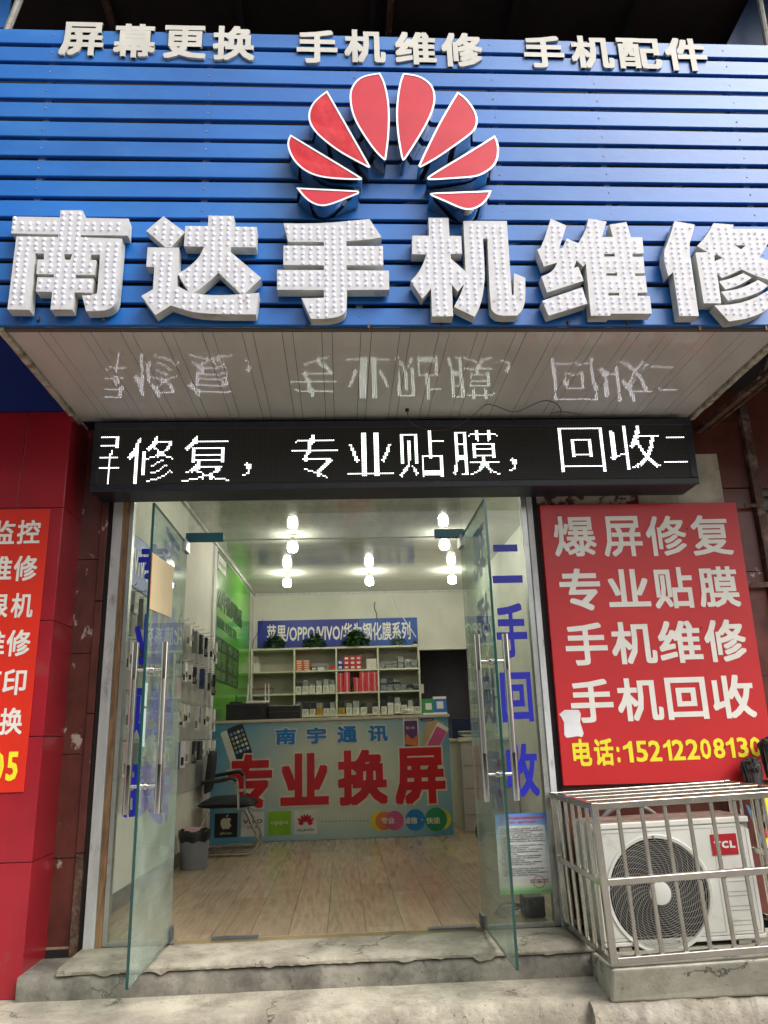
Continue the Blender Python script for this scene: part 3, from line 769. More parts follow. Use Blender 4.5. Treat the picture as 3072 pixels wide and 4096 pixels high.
for xe in (SX0-.014, SX1+.014):
    e = MB()
    for k in range(12):
        a = SY0+k*(SY1-SY0)/12; b_ = SY0+(k+1)*(SY1-SY0)/12
        e.box((xe-.013-rnd(0, .004), a, SZ-.016-rnd(0, .004)), (xe+.013+rnd(0, .004), b_, SZ+.03))
    e.build('edge_trim', soffedge, sf, bevel=.003)
# hanging wire on the soffit
c5 = cr(1536, 1250, 1536/1659)
pts = [(100, 425), (112, 470), (150, 495), (215, 510), (290, 500), (360, 465), (430, 405), (470, 400), (560, 430), (620, 410), (690, 382), (745, 395), (765, 430), (745, 465), (715, 462), (725, 435), (780, 430), (845, 440)]
q = [P(*c5(*p_), 2, SZ-.012-.010*math.sin(i)) for i, p_ in enumerate(pts)]
q = [Vector(v) for v in q]
for i, v in enumerate(q):
    if v.y > -.26: q[i] = Vector(P(*c5(*pts[i]), 1, -.262))
def catmull(q, n=5):
    out = []
    for i in range(len(q)-1):
        p0, p1, p2, p3 = q[max(i-1, 0)], q[i], q[i+1], q[min(i+2, len(q)-1)]
        for k in range(n):
            t_ = k/n
            out.append(.5*((2*p1)+(p2-p0)*t_+(2*p0-5*p1+4*p2-p3)*t_*t_+(3*p1-p0-3*p2+p3)*t_**3))
    out.append(q[-1]); return out
t = thing('loose_wire', 'thin brown wire hanging in loops along the soffit above the display', 'wire', tuple(q[0]))
MB().tube(catmull(q), .0022, 6).build('wire', mat('wire_brown', (.12, .06, .05), .6), t, smooth=True)
v = q[0]; MB().box((v.x-.010, v.y-.008, v.z-.004), (v.x+.010, v.y+.008, v.z+.022)).build('plug', black, t, bevel=.002)

# ================================================================== fascia of blue slats
YF = -1.25
fa = thing('slat_fascia', 'wide fascia of horizontal blue metal slats carrying the shop letters', 'fascia', (.5, YF, 2.70))
z = 2.705; k = 0
zt = [2.700+.1105*i for i in range(15)]
for i, z0 in enumerate(zt):
    mb = MB()
    xa, xb = -2.6, 3.9
    nseg = 26
    h = .0865
    prof = [(0.019, 0.0), (0.003, 0.0), (0, .003), (0, h-.003), (.003, h), (.019, h)]
    vs = []
    dz0 = rnd(-.001, .001)
    for s in range(nseg+1):
        xx = xa+(xb-xa)*s/nseg
        w = .0012*math.sin(xx*2.1+i*1.7)+rnd(-.0006, .0006)
        vs += [(xx, YF+p[0]+w, z0+p[1]+dz0) for p in prof]
    n6 = len(prof); fs = []
    for s in range(nseg):
        for q_ in range(n6):
            a = s*n6+q_; b_ = s*n6+(q_+1) % n6
            fs.append((a, b_, b_+n6, a+n6))
    mb.add(vs, fs)
    mb.build('slat', blue, fa, smooth=True)
for px in (-1.38, -.62, .09, .78, 1.30, 2.0, 2.7, 3.3):
    B((px, YF+.0205, 2.705), (px+.03, YF+.055, 4.34)).build('support_tube', graytube, fa)
B((-2.6, YF+.20, 2.80), (3.9, YF+.21, 4.30)).build('void_backing', darkback, fa)  # near-black board added to stand for the shade behind the slats
B((-2.6, YF+.020, 2.693), (3.9, YF+.05, 2.6985)).build('edge_trim', mat('fascia_trim', (.10, .08, .07), .6), fa)
for p_ in ((-2.0, 3.0), (-.3, 3.35), (1.6, 3.0)):
    MB().tube([(p_[0], YF+.12, 2.75), (p_[1], YF+.14, 4.2)], .012, 6).build('brace', graytube, fa)

# canopy above
cp = thing('canopy', 'dark brown underside of the canopy above the blue fascia', 'canopy', (.5, -.9, 4.9))
B((-3.2, -1.36, 5.02), (4.4, .2, 5.05)).build('sheet', mat('canopy_sheet', (.020, .012, .010), .8, var=.3, vs=3), cp)
for i, xx in enumerate((-1.30, -.55, .22, .32, 1.05, 1.75, 2.45, 2.9)):
    MB().box((xx, -1.36, 4.97), (xx+.035, .1, 5.018)).build('beam', rust if i % 3 == 0 else darkback, cp)
B((-3.2, -.30, 4.30), (4.4, -.28, 5.0)).build('back_sheet', mat('canopy_back', (.016, .010, .009), .85, var=.3, vs=3), cp)
t = thing('steel_strut', 'pale grey steel strut in the top left corner above the slats', 'strut', (-1.65, -1.1, 4.4))
a, b_ = P(62, 40, 1, -1.1), P(38, 100, 1, -1.1)
MB().tube([a+(a-b_)*2, b_+(b_-a)*1.0], .018, 8).build('strut', graytube, t)
t = thing('steel_strut', 'pale grey steel strut in the top right corner above the slats', 'strut', (2.6, -1.1, 4.4))
a, b_ = P(3040, 10, 1, -1.1), P(3068, 170, 1, -1.1)
MB().tube([a+(a-b_)*1, b_+(b_-a)*.3], .016, 8).build('strut', graytube, t)
t = thing('roof_flashing', 'small blue metal panel glimpsed in the top left corner', 'panel', (-2.1, -1.0, 4.3))
q = [P(-60, -30, 1, -1.05), P(48, -30, 1, -1.05), P(30, 110, 1, -1.05), P(-60, 110, 1, -1.05)]
mb = MB(); mb.add([tuple(v) for v in q]+[(v[0], v[1]+.01, v[2]) for v in q], [(0, 1, 2, 3), (7, 6, 5, 4), (0, 4, 5, 1), (1, 5, 6, 2), (2, 6, 7, 3), (3, 7, 4, 0)])
mb.build('panel', blue, t)
t = thing('roof_flashing', 'small dark blue panel glimpsed in the top right corner', 'panel', (2.6, -1.0, 4.3))
q = [P(3010, -30, 1, -1.0), P(3150, -30, 1, -1.0), P(3150, 180, 1, -1.0), P(2905, 180, 1, -1.0)]
mb = MB(); mb.add([tuple(v) for v in q]+[(v[0], v[1]+.01, v[2]) for v in q], [(0, 1, 2, 3), (7, 6, 5, 4), (0, 4, 5, 1), (1, 5, 6, 2), (2, 6, 7, 3), (3, 7, 4, 0)])
mb.build('panel', mat('dim_blue', (.006, .03, .09), .6), t)

# ------------------------------------------------ big bead-studded letters (outlines)
BIG = []
s5 = 520/1659
BIG.append(('南', (20, 820, s5), [[(707,66),(990,68),(977,163),(1578,175),(1567,390),(968,382),(964,412),(1493,428),(1432,1185),(1400,1275),(1335,1325),(1240,1350),(1035,1355),(982,1152),(1085,1155),(1170,1130),(1182,1060),(1213,632),(1105,632),(1075,700),(1163,703),(1140,890),(905,890),(897,935),(1128,938),(1105,1118),(885,1113),(855,1333),(580,1333),(603,1107),(393,1103),(413,920),(620,925),(625,884),(400,880),(415,695),(497,695),(495,618),(387,617),(310,1335),(30,1332),(145,400),(677,408),(680,373),(78,362),(103,147),(702,157)],
     [(752,625),(860,625),(833,698),(762,697)]], 'far left, shaped like a box with an inner cross'))
BIG.append(('达', (550, 820, s5), [[(905,135),(1230,140),(1228,275),(1523,280),(1515,540),(1195,537),(1187,597),(1580,932),(1365,1133),(1317,1133),(1035,862),(925,965),(800,1070),(715,1120),(652,1103),(510,880),(640,800),(740,715),(800,640),(850,532),(593,525),(610,267),(900,270)]],
     'second from left, with a walking radical'))
BIG.append(('达b', (550, 820, s5), [[(130,540),(530,545),(514,855),(505,1030),(560,1060),(650,1106),(720,1124),(900,1150),(1100,1152),(1360,1136),(1550,1120),(1510,1395),(1000,1393),(720,1370),(560,1325),(425,1280),(228,1405),(50,1160),(197,1075),(215,790),(112,785)], [(330,143),(605,345),(430,538),(355,538),(112,328)]], ''))
BIG.append(('手', (1080, 820, s5), [[(173,232),(400,236),(700,230),(1000,205),(1270,178),(1425,412),(1250,440),(975,460),(975,523),(1440,523),(1447,768),(978,768),(975,830),(1518,837),(1523,1080),(983,1083),(978,1320),(960,1370),(910,1410),(830,1435),(700,1452),(523,1452),(403,1188),(600,1188),(688,1180),(688,1083),(90,1080),(90,828),(688,830),(688,768),(170,762),(173,518),(688,520),(686,470),(232,468)]], 'third from left, three bars and a hooked stem'))
BIG.append(('机', (1620, 820, s5), [[(300,163),(555,163),(568,393),(718,395),(730,620),(582,625),(587,685),(775,850),(745,203),(1300,203),(1355,1030),(1365,1145),(1388,1150),(1390,870),(1535,928),(1538,1180),(1520,1290),(1480,1365),(1430,1410),(1200,1412),(1130,1370),(1090,1310),(1052,430),(995,430),(1018,800),(1015,1000),(985,1200),(940,1330),(888,1425),(625,1298),(690,1180),(735,1070),(757,1003),(675,1105),(598,1015),(615,1420),(345,1420),(333,1062),(222,1195),(73,970),(150,890),(220,780),(275,630),(90,625),(92,390),(307,392)]], 'fourth from left, a tree stroke beside a hooked frame'))
BIG.append(('维', (2110, 820, s5), [[(298,175),(497,262),(403,560),(450,548),(498,427),(648,487),(740,330),(778,173),(1010,212),(950,408),(1090,407),(1047,250),(1262,217),(1322,410),(1465,412),(1485,615),(1340,622),(1343,660),(1478,660),(1497,868),(1370,870),(1373,905),(1505,905),(1530,1115),(1403,1120),(1403,1158),(1562,1162),(1587,1385),(1060,1385),(1058,1412),(810,1412),(745,745),(710,785),(628,705),(592,800),(650,787),(717,965),(250,1115),(177,912),(290,865),(350,800),(378,735),(210,785),(123,568),(180,540)],
     [(978,622),(1113,622),(1113,658),(982,658)], [(1005,870),(1143,870),(1143,902),(1007,902)], [(1032,1118),(1172,1118),(1172,1155),(1033,1155)], [(187,1222),(697,1050),(765,1258),(270,1412)]], 'fifth from left, with a separate slanted stroke'))
BIG.append(('修', (2600, 820, 472/1659), [[(345,225),(630,275),(600,400),(545,580),(600,950),(687,1560),(415,1560),(325,940),(258,1000),(178,690),(270,470)],
     [(893,255),(1177,275),(1160,333),(1655,338),(1690,480),(1620,610),(1535,735),(1900,860),(1790,1085),(1500,1000),(1290,905),(1160,965),(1010,1025),(943,955),(1002,1380),(758,1380),(640,668),(805,662),(663,575),(780,450)],
     [(905,712),(940,690),(1022,745),(912,788)], [(1183,563),(1350,565),(1280,622)],
     [(970,1072),(1130,1035),(1310,957),(1428,1022),(1350,1075),(1220,1140),(1060,1187)], [(1000,1218),(1200,1190),(1350,1140),(1520,1055),(1659,1130),(1560,1215),(1350,1295),(1100,1345)],
     [(905,1412),(1200,1395),(1450,1320),(1659,1205),(1780,1290),(1659,1475),(1400,1590),(1110,1637)]], 'far right, cut by the photo edge'))
LD = .055; YLF = YF-.012-LD     # letter depth and front plane
def area(lp): return sum(lp[i-1][0]*lp[i][1]-lp[i][0]*lp[i-1][1] for i in range(len(lp)))/2
def inside(p, lp):
    c_ = False; n_ = len(lp); x, y = p
    for i in range(n_):
        x0, y0 = lp[i-1]; x1, y1 = lp[i]
        if (y0 > y) != (y1 > y) and x < (x1-x0)*(y-y0)/(y1-y0)+x0: c_ = not c_
    return c_
def dseg(p, lp):
    m_ = 9; x, y = p
    for i in range(len(lp)):
        x0, y0 = lp[i-1]; x1, y1 = lp[i]; dx, dy = x1-x0, y1-y0
        t_ = max(0, min(1, ((x-x0)*dx+(y-y0)*dy)/(dx*dx+dy*dy+1e-12)))
        m_ = min(m_, math.hypot(x-x0-t_*dx, y-y0-t_*dy))
    return m_
cur = None
for ch, (ox, oy, sc), loops, desc in BIG:
    L2 = []
    for lp in loops:
        w2 = [P(ox+a*sc, oy+b*sc, 1, YLF) for a, b in lp]
        L2.append(smooth_loop([(v[0], v[2]) for v in w2], 1))
    if ch != '达b':
        xs = [p_[0] for lp in L2 for p_ in lp]
        cur = thing('channel_letter', 'large white bead-studded shop character '+desc, 'sign letter', ((min(xs)+max(xs))/2, YLF, 2.76), 'large white bead-studded characters on the fascia')
    vs, fs = outline_mesh(L2, LD)
    mb = MB(); y_m = YLF+LD/2
    mb.add([(v[0], y_m-v[2], v[1]) for v in vs], fs)
    o = mb.build('letter_body', [letterw, letters], cur)
    for p_ in o.data.polygons:
        p_.material_index = 0 if abs(p_.normal.y) > .7 else 1
    bm_ = bmesh.new(); bm_.from_mesh(o.data); bmesh.ops.remove_doubles(bm_, verts=bm_.verts, dist=1e-5); bmesh.ops.recalc_face_normals(bm_, faces=bm_.faces); bm_.to_mesh(o.data); bm_.free()
    # beads
    mb = MB()
    xs = [p_[0] for lp in L2 for p_ in lp]; zs2 = [p_[1] for lp in L2 for p_ in lp]
    gx, gz = .0345, .0265
    nz_ = int((max(zs2)-min(zs2))/gz); nx_ = int((max(xs)-min(xs))/gx)
    for j in range(nz_+1):
        for i in range(nx_+1):
            p_ = (min(xs)+.012+i*gx+rnd(-.003, .003), min(zs2)+.013+j*gz+rnd(-.002, .002))
            cin = sum(inside(p_, lp) for lp in L2) % 2
            if cin and min(dseg(p_, lp) for lp in L2) > .0085:
                r = .0056
                mb.lathe([(r, 0), (r*.95, .005), (r*.6, .009), (0.0005, .0105)], (0, 0, 0), 7)
                k0 = len(mb.v)-28
                for q_ in range(k0, k0+28):
                    a, b_, c_ = mb.v[q_]; mb.v[q_] = (p_[0]+a, YLF-c_, p_[1]+b_)
    mb.build('bead_lights', bead, cur, smooth=True, kind='stuff')
    for qx in (.25, .8):
        xx = min(xs)+(max(xs)-min(xs))*qx
        if ch != '达b': B((xx, YF-.012, min(zs2)-.012), (xx+.010, YF-.002, min(zs2)+.01)).build('mounting_bracket', rust, cur)

# ------------------------------------------------ small foam letters on the top slats
c1t = cr(0, 0, 1536/1659); c2t = cr(1536, 0, 1536/1659)
small = [('屏', c1t, 258, 95, 447, 245), ('幕', c1t, 490, 103, 672, 255), ('更', c1t, 707, 110, 890, 258), ('换', c1t, 920, 112, 1100, 266),
         ('手', c1t, 1282, 130, 1458, 278), ('机', c1t, 1488, 128, 1665, 276), ('维', c2t, 48, 138, 225, 285), ('修', c2t, 248, 142, 425, 295),
         ('手', c2t, 604, 155, 778, 298), ('机', c2t, 808, 155, 990, 300), ('配', c2t, 1010, 165, 1197, 303), ('件', c2t, 1216, 165, 1395, 312)]
YS = YF-.012
sd = ['leftmost of the top row', 'second of the top row', 'third of the top row, in the first group of four', 'fourth of the top row, just before the first gap',
      'fifth of the top row, just after the first gap', 'sixth of the top row, above the left petals', 'seventh of the top row, above the right petals', 'eighth of the top row, before the second gap',
      'ninth of the top row, after the second gap', 'tenth of the top row', 'eleventh of the top row, second from right', 'rightmost of the top row']
for (ch, cf, x0, y0, x1, y1), d in zip(small, sd):
    a, b_ = cf(x0, y0), cf(x1, y1-7)
    u0, v0, u1, v1 = pbox(a[0], a[1], b_[0], b_[1], YS)
    vs, fs = bold(ch, .030, .0065, .0001)
    bx0, by0, bx1, by1 = bbox2(vs)
    T = lambda v: (u0+(v[0]-bx0)/(bx1-bx0)*(u1-u0), YS+.0065-v[2], v0+(v[1]-by0)/(by1-by0)*(v1-v0))
    mb = MB(); mb.add([T(v) for v in vs], fs)
    o = mb.build('foam_letter', [smallw, smalls], None, label='small cream raised character, '+d, cat='sign letter', group='small cream characters along the top slats')
    for p_ in o.data.polygons: p_.material_index = 0 if abs(p_.normal.y) > .7 else 1

# ------------------------------------------------ red petals emblem
s3 = 500/1659
PET = [((1100, 250), [(282,1660),(1100,1700),(1118,1722),(1108,1745),(850,1850),(740,1890),(640,1910),(540,1895),(430,1835),(340,1740)], 0, 'lowest petal on the left, half-moon'),
       ((1100, 250), [(205,955),(1145,1522),(1157,1545),(1145,1560),(850,1553),(600,1525),(430,1465),(290,1360),(200,1230),(160,1100),(170,1020)], 1, 'second petal up on the left'),
       ((1100, 250), [(693,372),(1262,1370),(1265,1390),(1245,1400),(900,1220),(700,1080),(530,930),(450,800),(437,680),(480,560),(570,460)], 1, 'third petal up on the left'),
       ((1100, 250), [(1395,135),(1460,260),(1510,480),(1525,700),(1515,1000),(1475,1290),(1450,1300),(1330,1190),(1180,980),(1060,780),(1000,600),(985,420),(1020,310),(1100,210),(1220,160)], 0, 'top petal left of centre'),
       ((1540, 250), [(240,142),(410,160),(530,210),(630,300),(670,420),(665,560),(600,740),(480,960),(270,1290),(240,1305),(215,1270),(160,950),(143,650),(170,380),(205,220)], 0, 'top petal right of centre'),
       ((1540, 250), [(963,387),(1080,470),(1180,600),(1230,720),(1228,830),(1180,920),(1080,1000),(900,1130),(700,1270),(475,1395),(440,1375),(500,1240),(700,830),(850,570)], 0, 'third petal up on the right'),
       ((1540, 250), [(1457,968),(1500,1050),(1515,1160),(1500,1290),(1440,1390),(1330,1470),(1200,1525),(900,1545),(590,1565),(557,1545),(570,1510),(850,1340),(1150,1160)], 0, 'second petal up on the right'),
       ((1540, 250), [(1415,1698),(1380,1790),(1310,1880),(1200,1945),(1100,1960),(1000,1940),(800,1850),(610,1770),(593,1745),(620,1727),(1000,1715)], 0, 'lowest petal on the right, half-moon')]
PD = .095; YP = YF-.004-PD
def inset(lp, d):
    if area(lp) < 0: lp = lp[::-1]
    out = []; n_ = len(lp)
    for i in range(n_):
        a, b_, c_ = Vector(lp[i-1]), Vector(lp[i]), Vector(lp[(i+1) % n_])
        e1 = (b_-a).normalized(); e2 = (c_-b_).normalized()
        n1 = Vector((-e1.y, e1.x)); n2 = Vector((-e2.y, e2.x)); m_ = (n1+n2)
        m_.normalize(); k_ = d/max(.35, m_.dot(n1))
        out.append(tuple(b_+m_*k_))
    return out
for (ox, oy), lp, wr_, desc in PET:
    L = smooth_loop([(lambda v: (v[0], v[2]))(P(ox+a*s3, oy+b*s3, 1, YP)) for a, b in lp], 2)
    cx = sum(p_[0] for p_ in L)/len(L); cz = sum(p_[1] for p_ in L)/len(L)
    t = thing('logo_petal', 'glossy red chrome-edged petal of the fan logo, '+desc, 'logo petal', (cx, YP, cz), 'red chrome-edged petals of the fan logo')
    if area(L) < 0: L = L[::-1]
    I = inset(L, .0085)
    mb = MB(); n_ = len(L)
    mb.add([(x, YP, z) for x, z in L]+[(x, YP+PD, z) for x, z in L], [(i, n_+i, n_+(i+1) % n_, (i+1) % n_) for i in range(n_)])
    mb.build('chrome_side', chrome, t, smooth=True)
    mb = MB()
    mb.add([(x, YP-.0005, z) for x, z in L]+[(x, YP-.0005, z) for x, z in I], [(i, (i+1) % n_, n_+(i+1) % n_, n_+i) for i in range(n_)])
    mb.build('rim', rimm, t)
    vs, fs = outline_mesh([I], .004)
    mb = MB(); mb.add([(v[0], YP+.0035-v[2], v[1]) for v in vs], fs)
    mb.build('red_face', petalw if wr_ else petal, t)

# ================================================================== COUNTER with poster
YC = 3.70
ct = thing('shop_counter', 'shop counter fronted by a pale blue poster with huge red characters', 'counter', (-.1, YC, 0))
B((-1.275, YC+.012, .0), (1.06, YC+.50, 1.105)).build('cabinet', plaster, ct)
B((-1.29, YC-.010, 1.106), (1.085, YC+.52, 1.135)).build('counter_top', mat('counter_top', (.50, .44, .34), .4, var=.06, vs=6, stretch=(.5, 6, 6)), ct, bevel=.003)
pm_ = bpy.data.materials.new('poster_print'); pm_.use_nodes = True
n, l = pm_.node_tree.nodes, pm_.node_tree.links; bs_ = n['Principled BSDF']; bs_.inputs['Roughness'].default_value = .35
tc = n.new('ShaderNodeTexCoord'); gm = n.new('ShaderNodeMapping'); gm.vector_type = 'POINT'
gm.inputs['Location'].default_value = (-.05, 0, -.62); gm.inputs['Scale'].default_value = (.75, 0, 1.1); l.new(tc.outputs['Object'], gm.inputs[0])
gr = n.new('ShaderNodeTexGradient'); gr.gradient_type = 'SPHERICAL'; l.new(gm.outputs[0], gr.inputs[0])
cr_ = n.new('ShaderNodeValToRGB'); cr_.color_ramp.elements[0].color = (.07, .26, .40, 1); cr_.color_ramp.elements[1].color = (.48, .53, .42, 1)
cr_.color_ramp.elements[0].position = .02; cr_.color_ramp.elements[1].position = .62
nz = n.new('ShaderNodeTexNoise'); nz.inputs['Scale'].default_value = 5; nz.inputs['Detail'].default_value = 9; nz.inputs['Roughness'].default_value = .75; l.new(tc.outputs['Object'], nz.inputs['Vector'])
mm = n.new('ShaderNodeMath'); mm.operation = 'MULTIPLY_ADD'; mm.inputs[1].default_value = .22; mm.inputs[2].default_value = -.11; l.new(nz.outputs[0], mm.inputs[0])
m3 = n.new('ShaderNodeMath'); m3.operation = 'ADD'; l.new(gr.outputs[0], m3.inputs[0]); l.new(mm.outputs[0], m3.inputs[1])
l.new(m3.outputs[0], cr_.inputs[0]); l.new(cr_.outputs[0], bs_.inputs['Base Color'])
po = B((-1.285, YC, .004), (1.07, YC+.010, 1.100)).build('poster', pm_, ct)
c7 = cr(700, 2850, 1500/1659)
def pb7(x0, y0, x1, y1):
    a, b_ = c7(x0, y0), c7(x1, y1); return pbox(a[0], a[1], b_[0], b_[1], YC)
outw = mat('print_cream', (.60, .57, .46), .4); redp = mat('print_red', (.47, .006, .012), .35); bluep = mat('print_blue', (.01, .17, .47), .35)
blk = mat('print_black', (.012, .012, .014), .4); grn = mat('print_green', (.20, .42, .01), .4); lightp = mat('print_pale', (.56, .57, .52), .4)
Yp = YC-.0008
# printed phones
def rrect(cx, cz, w, h, ang, y, r=.12):
    pts = []
    rr_ = r*w
    for qx, qz, a0 in ((1, 1, 0), (-1, 1, 90), (-1, -1, 180), (1, -1, 270)):
        for k in range(4):
            a = R_(a0+k*30); px_ = qx*(w/2-rr_)+rr_*math.cos(a); pz_ = qz*(h/2-rr_)+rr_*math.sin(a)
            pts.append((px_, pz_))
    ca, sa = math.cos(R_(ang)), math.sin(R_(ang))
    return [(cx+a*ca-b_*sa, y, cz+a*sa+b_*ca) for a, b_ in pts]
def rp(mb, cx, cz, w, h, ang, y, mi=0, r=.12): p_ = rrect(cx, cz, w, h, ang, y, r); mb.add(p_, [tuple(reversed(range(len(p_))))], mi)
app = [mat('print_%s' % nm, c_, .35) for nm, c_ in (('white', (.6, .6, .55)), ('skyblue', (.1, .3, .5)), ('olive', (.3, .35, .08)), ('dusk', (.10, .03, .12)), ('orange', (.55, .16, .04)), ('gold', (.45, .33, .18)), ('pink', (.5, .08, .22)), ('yellow', (.6, .5, .03)))]
ph = MB()
p1 = P(*c7(185, 150), 1, YC); p2 = P(*c7(213, 145), 1, YC); p3 = P(*c7(290, 125), 1, YC)
rp(ph, -1.075, .875, .145, .36, 20, Yp-.0002, 0); rp(ph, -1.03, .885, .145, .36, 20, Yp-.0004, 0)
rp(ph, p3[0], .905, .165, .37, 20, Yp-.0006, 1)
ca, sa = math.cos(R_(20)), math.sin(R_(20))
for i in range(4):
    for j in range(5):
        a, b_ = -.055+i*.037, .12-j*.045
        rp(ph, p3[0]+a*ca-b_*sa, .905+a*sa+b_*ca, .026, .028, 20, Yp-.0008, random.choice([0, 0, 2, 3, 4]), .25)
PM = [app[0], blk, app[1], app[2], lightp, app[3], app[4], app[5], app[6]]
ph.build('printed_phones', PM, po)
ph = MB()
rp(ph, .69, .955, .158, .34, 0, Yp-.0004, 0); rp(ph, .69, .955, .132, .25, 0, Yp-.0006, 5, .03)
ph.add([(.62, Yp-.0007, .86), (.76, Yp-.0007, .83), (.76, Yp-.0007, .95), (.70, Yp-.0007, .90), (.64, Yp-.0007, .96)], [(0, 1, 2, 3, 4)], 6)
rp(ph, .875, .935, .13, .32, -14, Yp-.0003, 7); rp(ph, .91, .92, .13, .32, -22, Yp-.0005, 7); rp(ph, .945, .90, .13, .30, -30, Yp-.0007, 0); rp(ph, .945, .895, .115, .23, -30, Yp-.0009, 8)
ph.build('printed_phones', PM, po)
mb = MB(); put(mb, '1', .645, 1.0, .655, 1.025, FRY(YC), .0, 0, .0018); put(mb, '2', .66, 1.0, .675, 1.025, FRY(YC), .0, 0, .0018); put(mb, ':', .682, 1.003, .686, 1.02, FRY(YC), 0, 0, .0018)
put(mb, '4', .69, 1.0, .705, 1.025, FRY(YC), .0, 0, .0018); put(mb, '8', .71, 1.0, .725, 1.025, FRY(YC), .0, 0, .0018)
mb.build('printed_time', lightp, po)
mb = MB(); rp(mb, .86, 1.085, .13, .03, 0, Yp-.0016, 0, .2); put(mb, '本店支持花呗', .81, 1.076, .91, 1.094, FRY(YC), .01, 1, .0026); mb.build('printed_tag', [navy, outw], po)
mb = MB()
for ch, bx in zip('南宇通讯', [(445, 70, 535, 142), (583, 66, 668, 138), (718, 60, 805, 133), (855, 56, 942, 128)]):
    u0, v0, u1, v1 = pb7(*bx); g = .010
    put(mb, ch, u0-g, v0-g, u1+g, v1+g, FRY(YC), .085, 0, .0008); put(mb, ch, u0, v0, u1, v1, FRY(YC), .040, 1, .0030)
mb.build('lettering', [outw, bluep], po)
mb = MB()
for ch, bx in zip('专业换屏', [(232, 185, 430, 425), (467, 180, 680, 410), (720, 165, 940, 410), (972, 155, 1195, 405)]):
    u0, v0, u1, v1 = pb7(*bx); g = .014
    put(mb, ch, u0-g, v0-g, u1+g, v1+g, FRY(YC), .072, 0, .0040); put(mb, ch, u0, v0, u1, v1, FRY(YC), .038, 1, .0060)
mb.build('lettering', [outw, redp], po)
# logos row
def sq(mb, x0, y0, x1, y1, mi, y):
    u0, v0, u1, v1 = pb7(x0, y0, x1, y1); mb.add([(u0, y, v0), (u1, y, v0), (u1, y, v1), (u0, y, v1)], [(0, 1, 2, 3)], mi); return u0, v0, u1, v1
mb = MB(); u0, v0, u1, v1 = sq(mb, 175, 446, 276, 553, 0, Yp)
put(mb, 'iphone', u0+.055, v0+.022, u1-.055, v0+.050, FRY(YC), .006, 1, .002)
ap = [(0, .30), (.10, .36), (.24, .36), (.36, .26), (.27, .14), (.26, .0), (.38, -.12), (.30, -.28), (.17, -.40), (.05, -.36), (-.05, -.36), (-.17, -.40), (-.30, -.26), (-.38, -.05), (-.36, .20), (-.24, .34), (-.10, .36)]
cx, cz, sc = (u0+u1)/2, (v0+v1)/2+.018, (u1-u0)*.62
mb.add([(cx+a*sc, Yp-.001, cz+b_*sc) for a, b_ in ap], [tuple(reversed(range(len(ap))))], 1)
lf = [(.0, .40), (.02, .52), (.14, .60), (.15, .50), (.08, .42)]
mb.add([(cx+a*sc, Yp-.001, cz+b_*sc) for a, b_ in lf], [tuple(range(5))], 1)
mb.build('brand_square', [blk, outw], po)
mb = MB(); u0, v0, u1, v1 = sq(mb, 292, 440, 395, 548, 0, Yp); put(mb, 'vivo', u0+.02, v0+.115, u1-.02, v0+.165, FRY(YC), .006, 1, .002); put(mb, '智能手机', u0+.06, v0+.07, u1-.06, v0+.095, FRY(YC), .0, 1, .002); mb.build('brand_square', [lightp, blk], po)
mb = MB(); u0, v0, u1, v1 = sq(mb, 411, 436, 513, 543, 0, Yp); put(mb, 'oppo', u0+.025, v0+.09, u1-.025, v0+.125, FRY(YC), .004, 1, .002); mb.build('brand_square', [grn, outw], po)
mb = MB(); u0, v0, u1, v1 = sq(mb, 527, 432, 629, 538, 0, Yp); put(mb, 'HUAWEI', u0+.03, v0+.025, u1-.03, v0+.048, FRY(YC), .015, 2, .002)
cx, cz = (u0+u1)/2, v0+.085
for a in (-78, -54, -30, -10, 10, 30, 54, 78):
    aa = R_(a); d = Vector((math.sin(aa), math.cos(aa))); e_ = Vector((d.y, -d.x)); L_ = .10 if abs(a) < 70 else .075
    pts = [d*.018, d*L_*.5+e_*.014, d*L_*.8+e_*.015, d*L_, d*L_*.8-e_*.010, d*L_*.5-e_*.012]
    mb.add([(cx+p_.x, Yp-.001, cz+p_.y) for p_ in pts], [tuple(reversed(range(6)))], 1)
mb.build('brand_square', [lightp, redp, blk], po)
mb = MB()
for i in range(14):
    u, v = P(*c7(650+i*15.6, 482-i*.2), 1, YC)[0::2]; mb.disc((u, Yp-.0005, v), .0055, 8)
for f_ in mb.f[:]: pass
mb.build('dotted_line', blk, po, kind='stuff')
mb = MB()
for i, (x_, r_, mi) in enumerate(((905, 38, 0), (925, 36, 1), (972, 38, 2), (1063, 42, 3), (1180, 40, 4), (1155, 46, 5))):
    q = P(*c7(x_, 480-(x_-900)*.03), 1, YC); mb.disc((q[0], Yp-.0004*(i+1), q[2]), r_*.904*8.0/3077, 28, mi)
mb.build('coloured_circles', [app[7], app[4], app[6], bluep, app[7], mat('print_deepgreen', (.01, .22, .08), .4)], po, kind='stuff')
mb = MB()
for s_, x0, x1 in (('专业', 912, 972), ('诚信', 1010, 1072), ('快速', 1112, 1172), ('·', 1090, 1096)):
    u0, v0, u1, v1 = pb7(x0, 463, x1, 492)
    if s_ == '·': v0, v1 = v0+.03, v0+.045
    put(mb, s_, u0, v0, u1, v1, FRY(YC), .03, 0, .0060)
mb.build('lettering', outw, po)

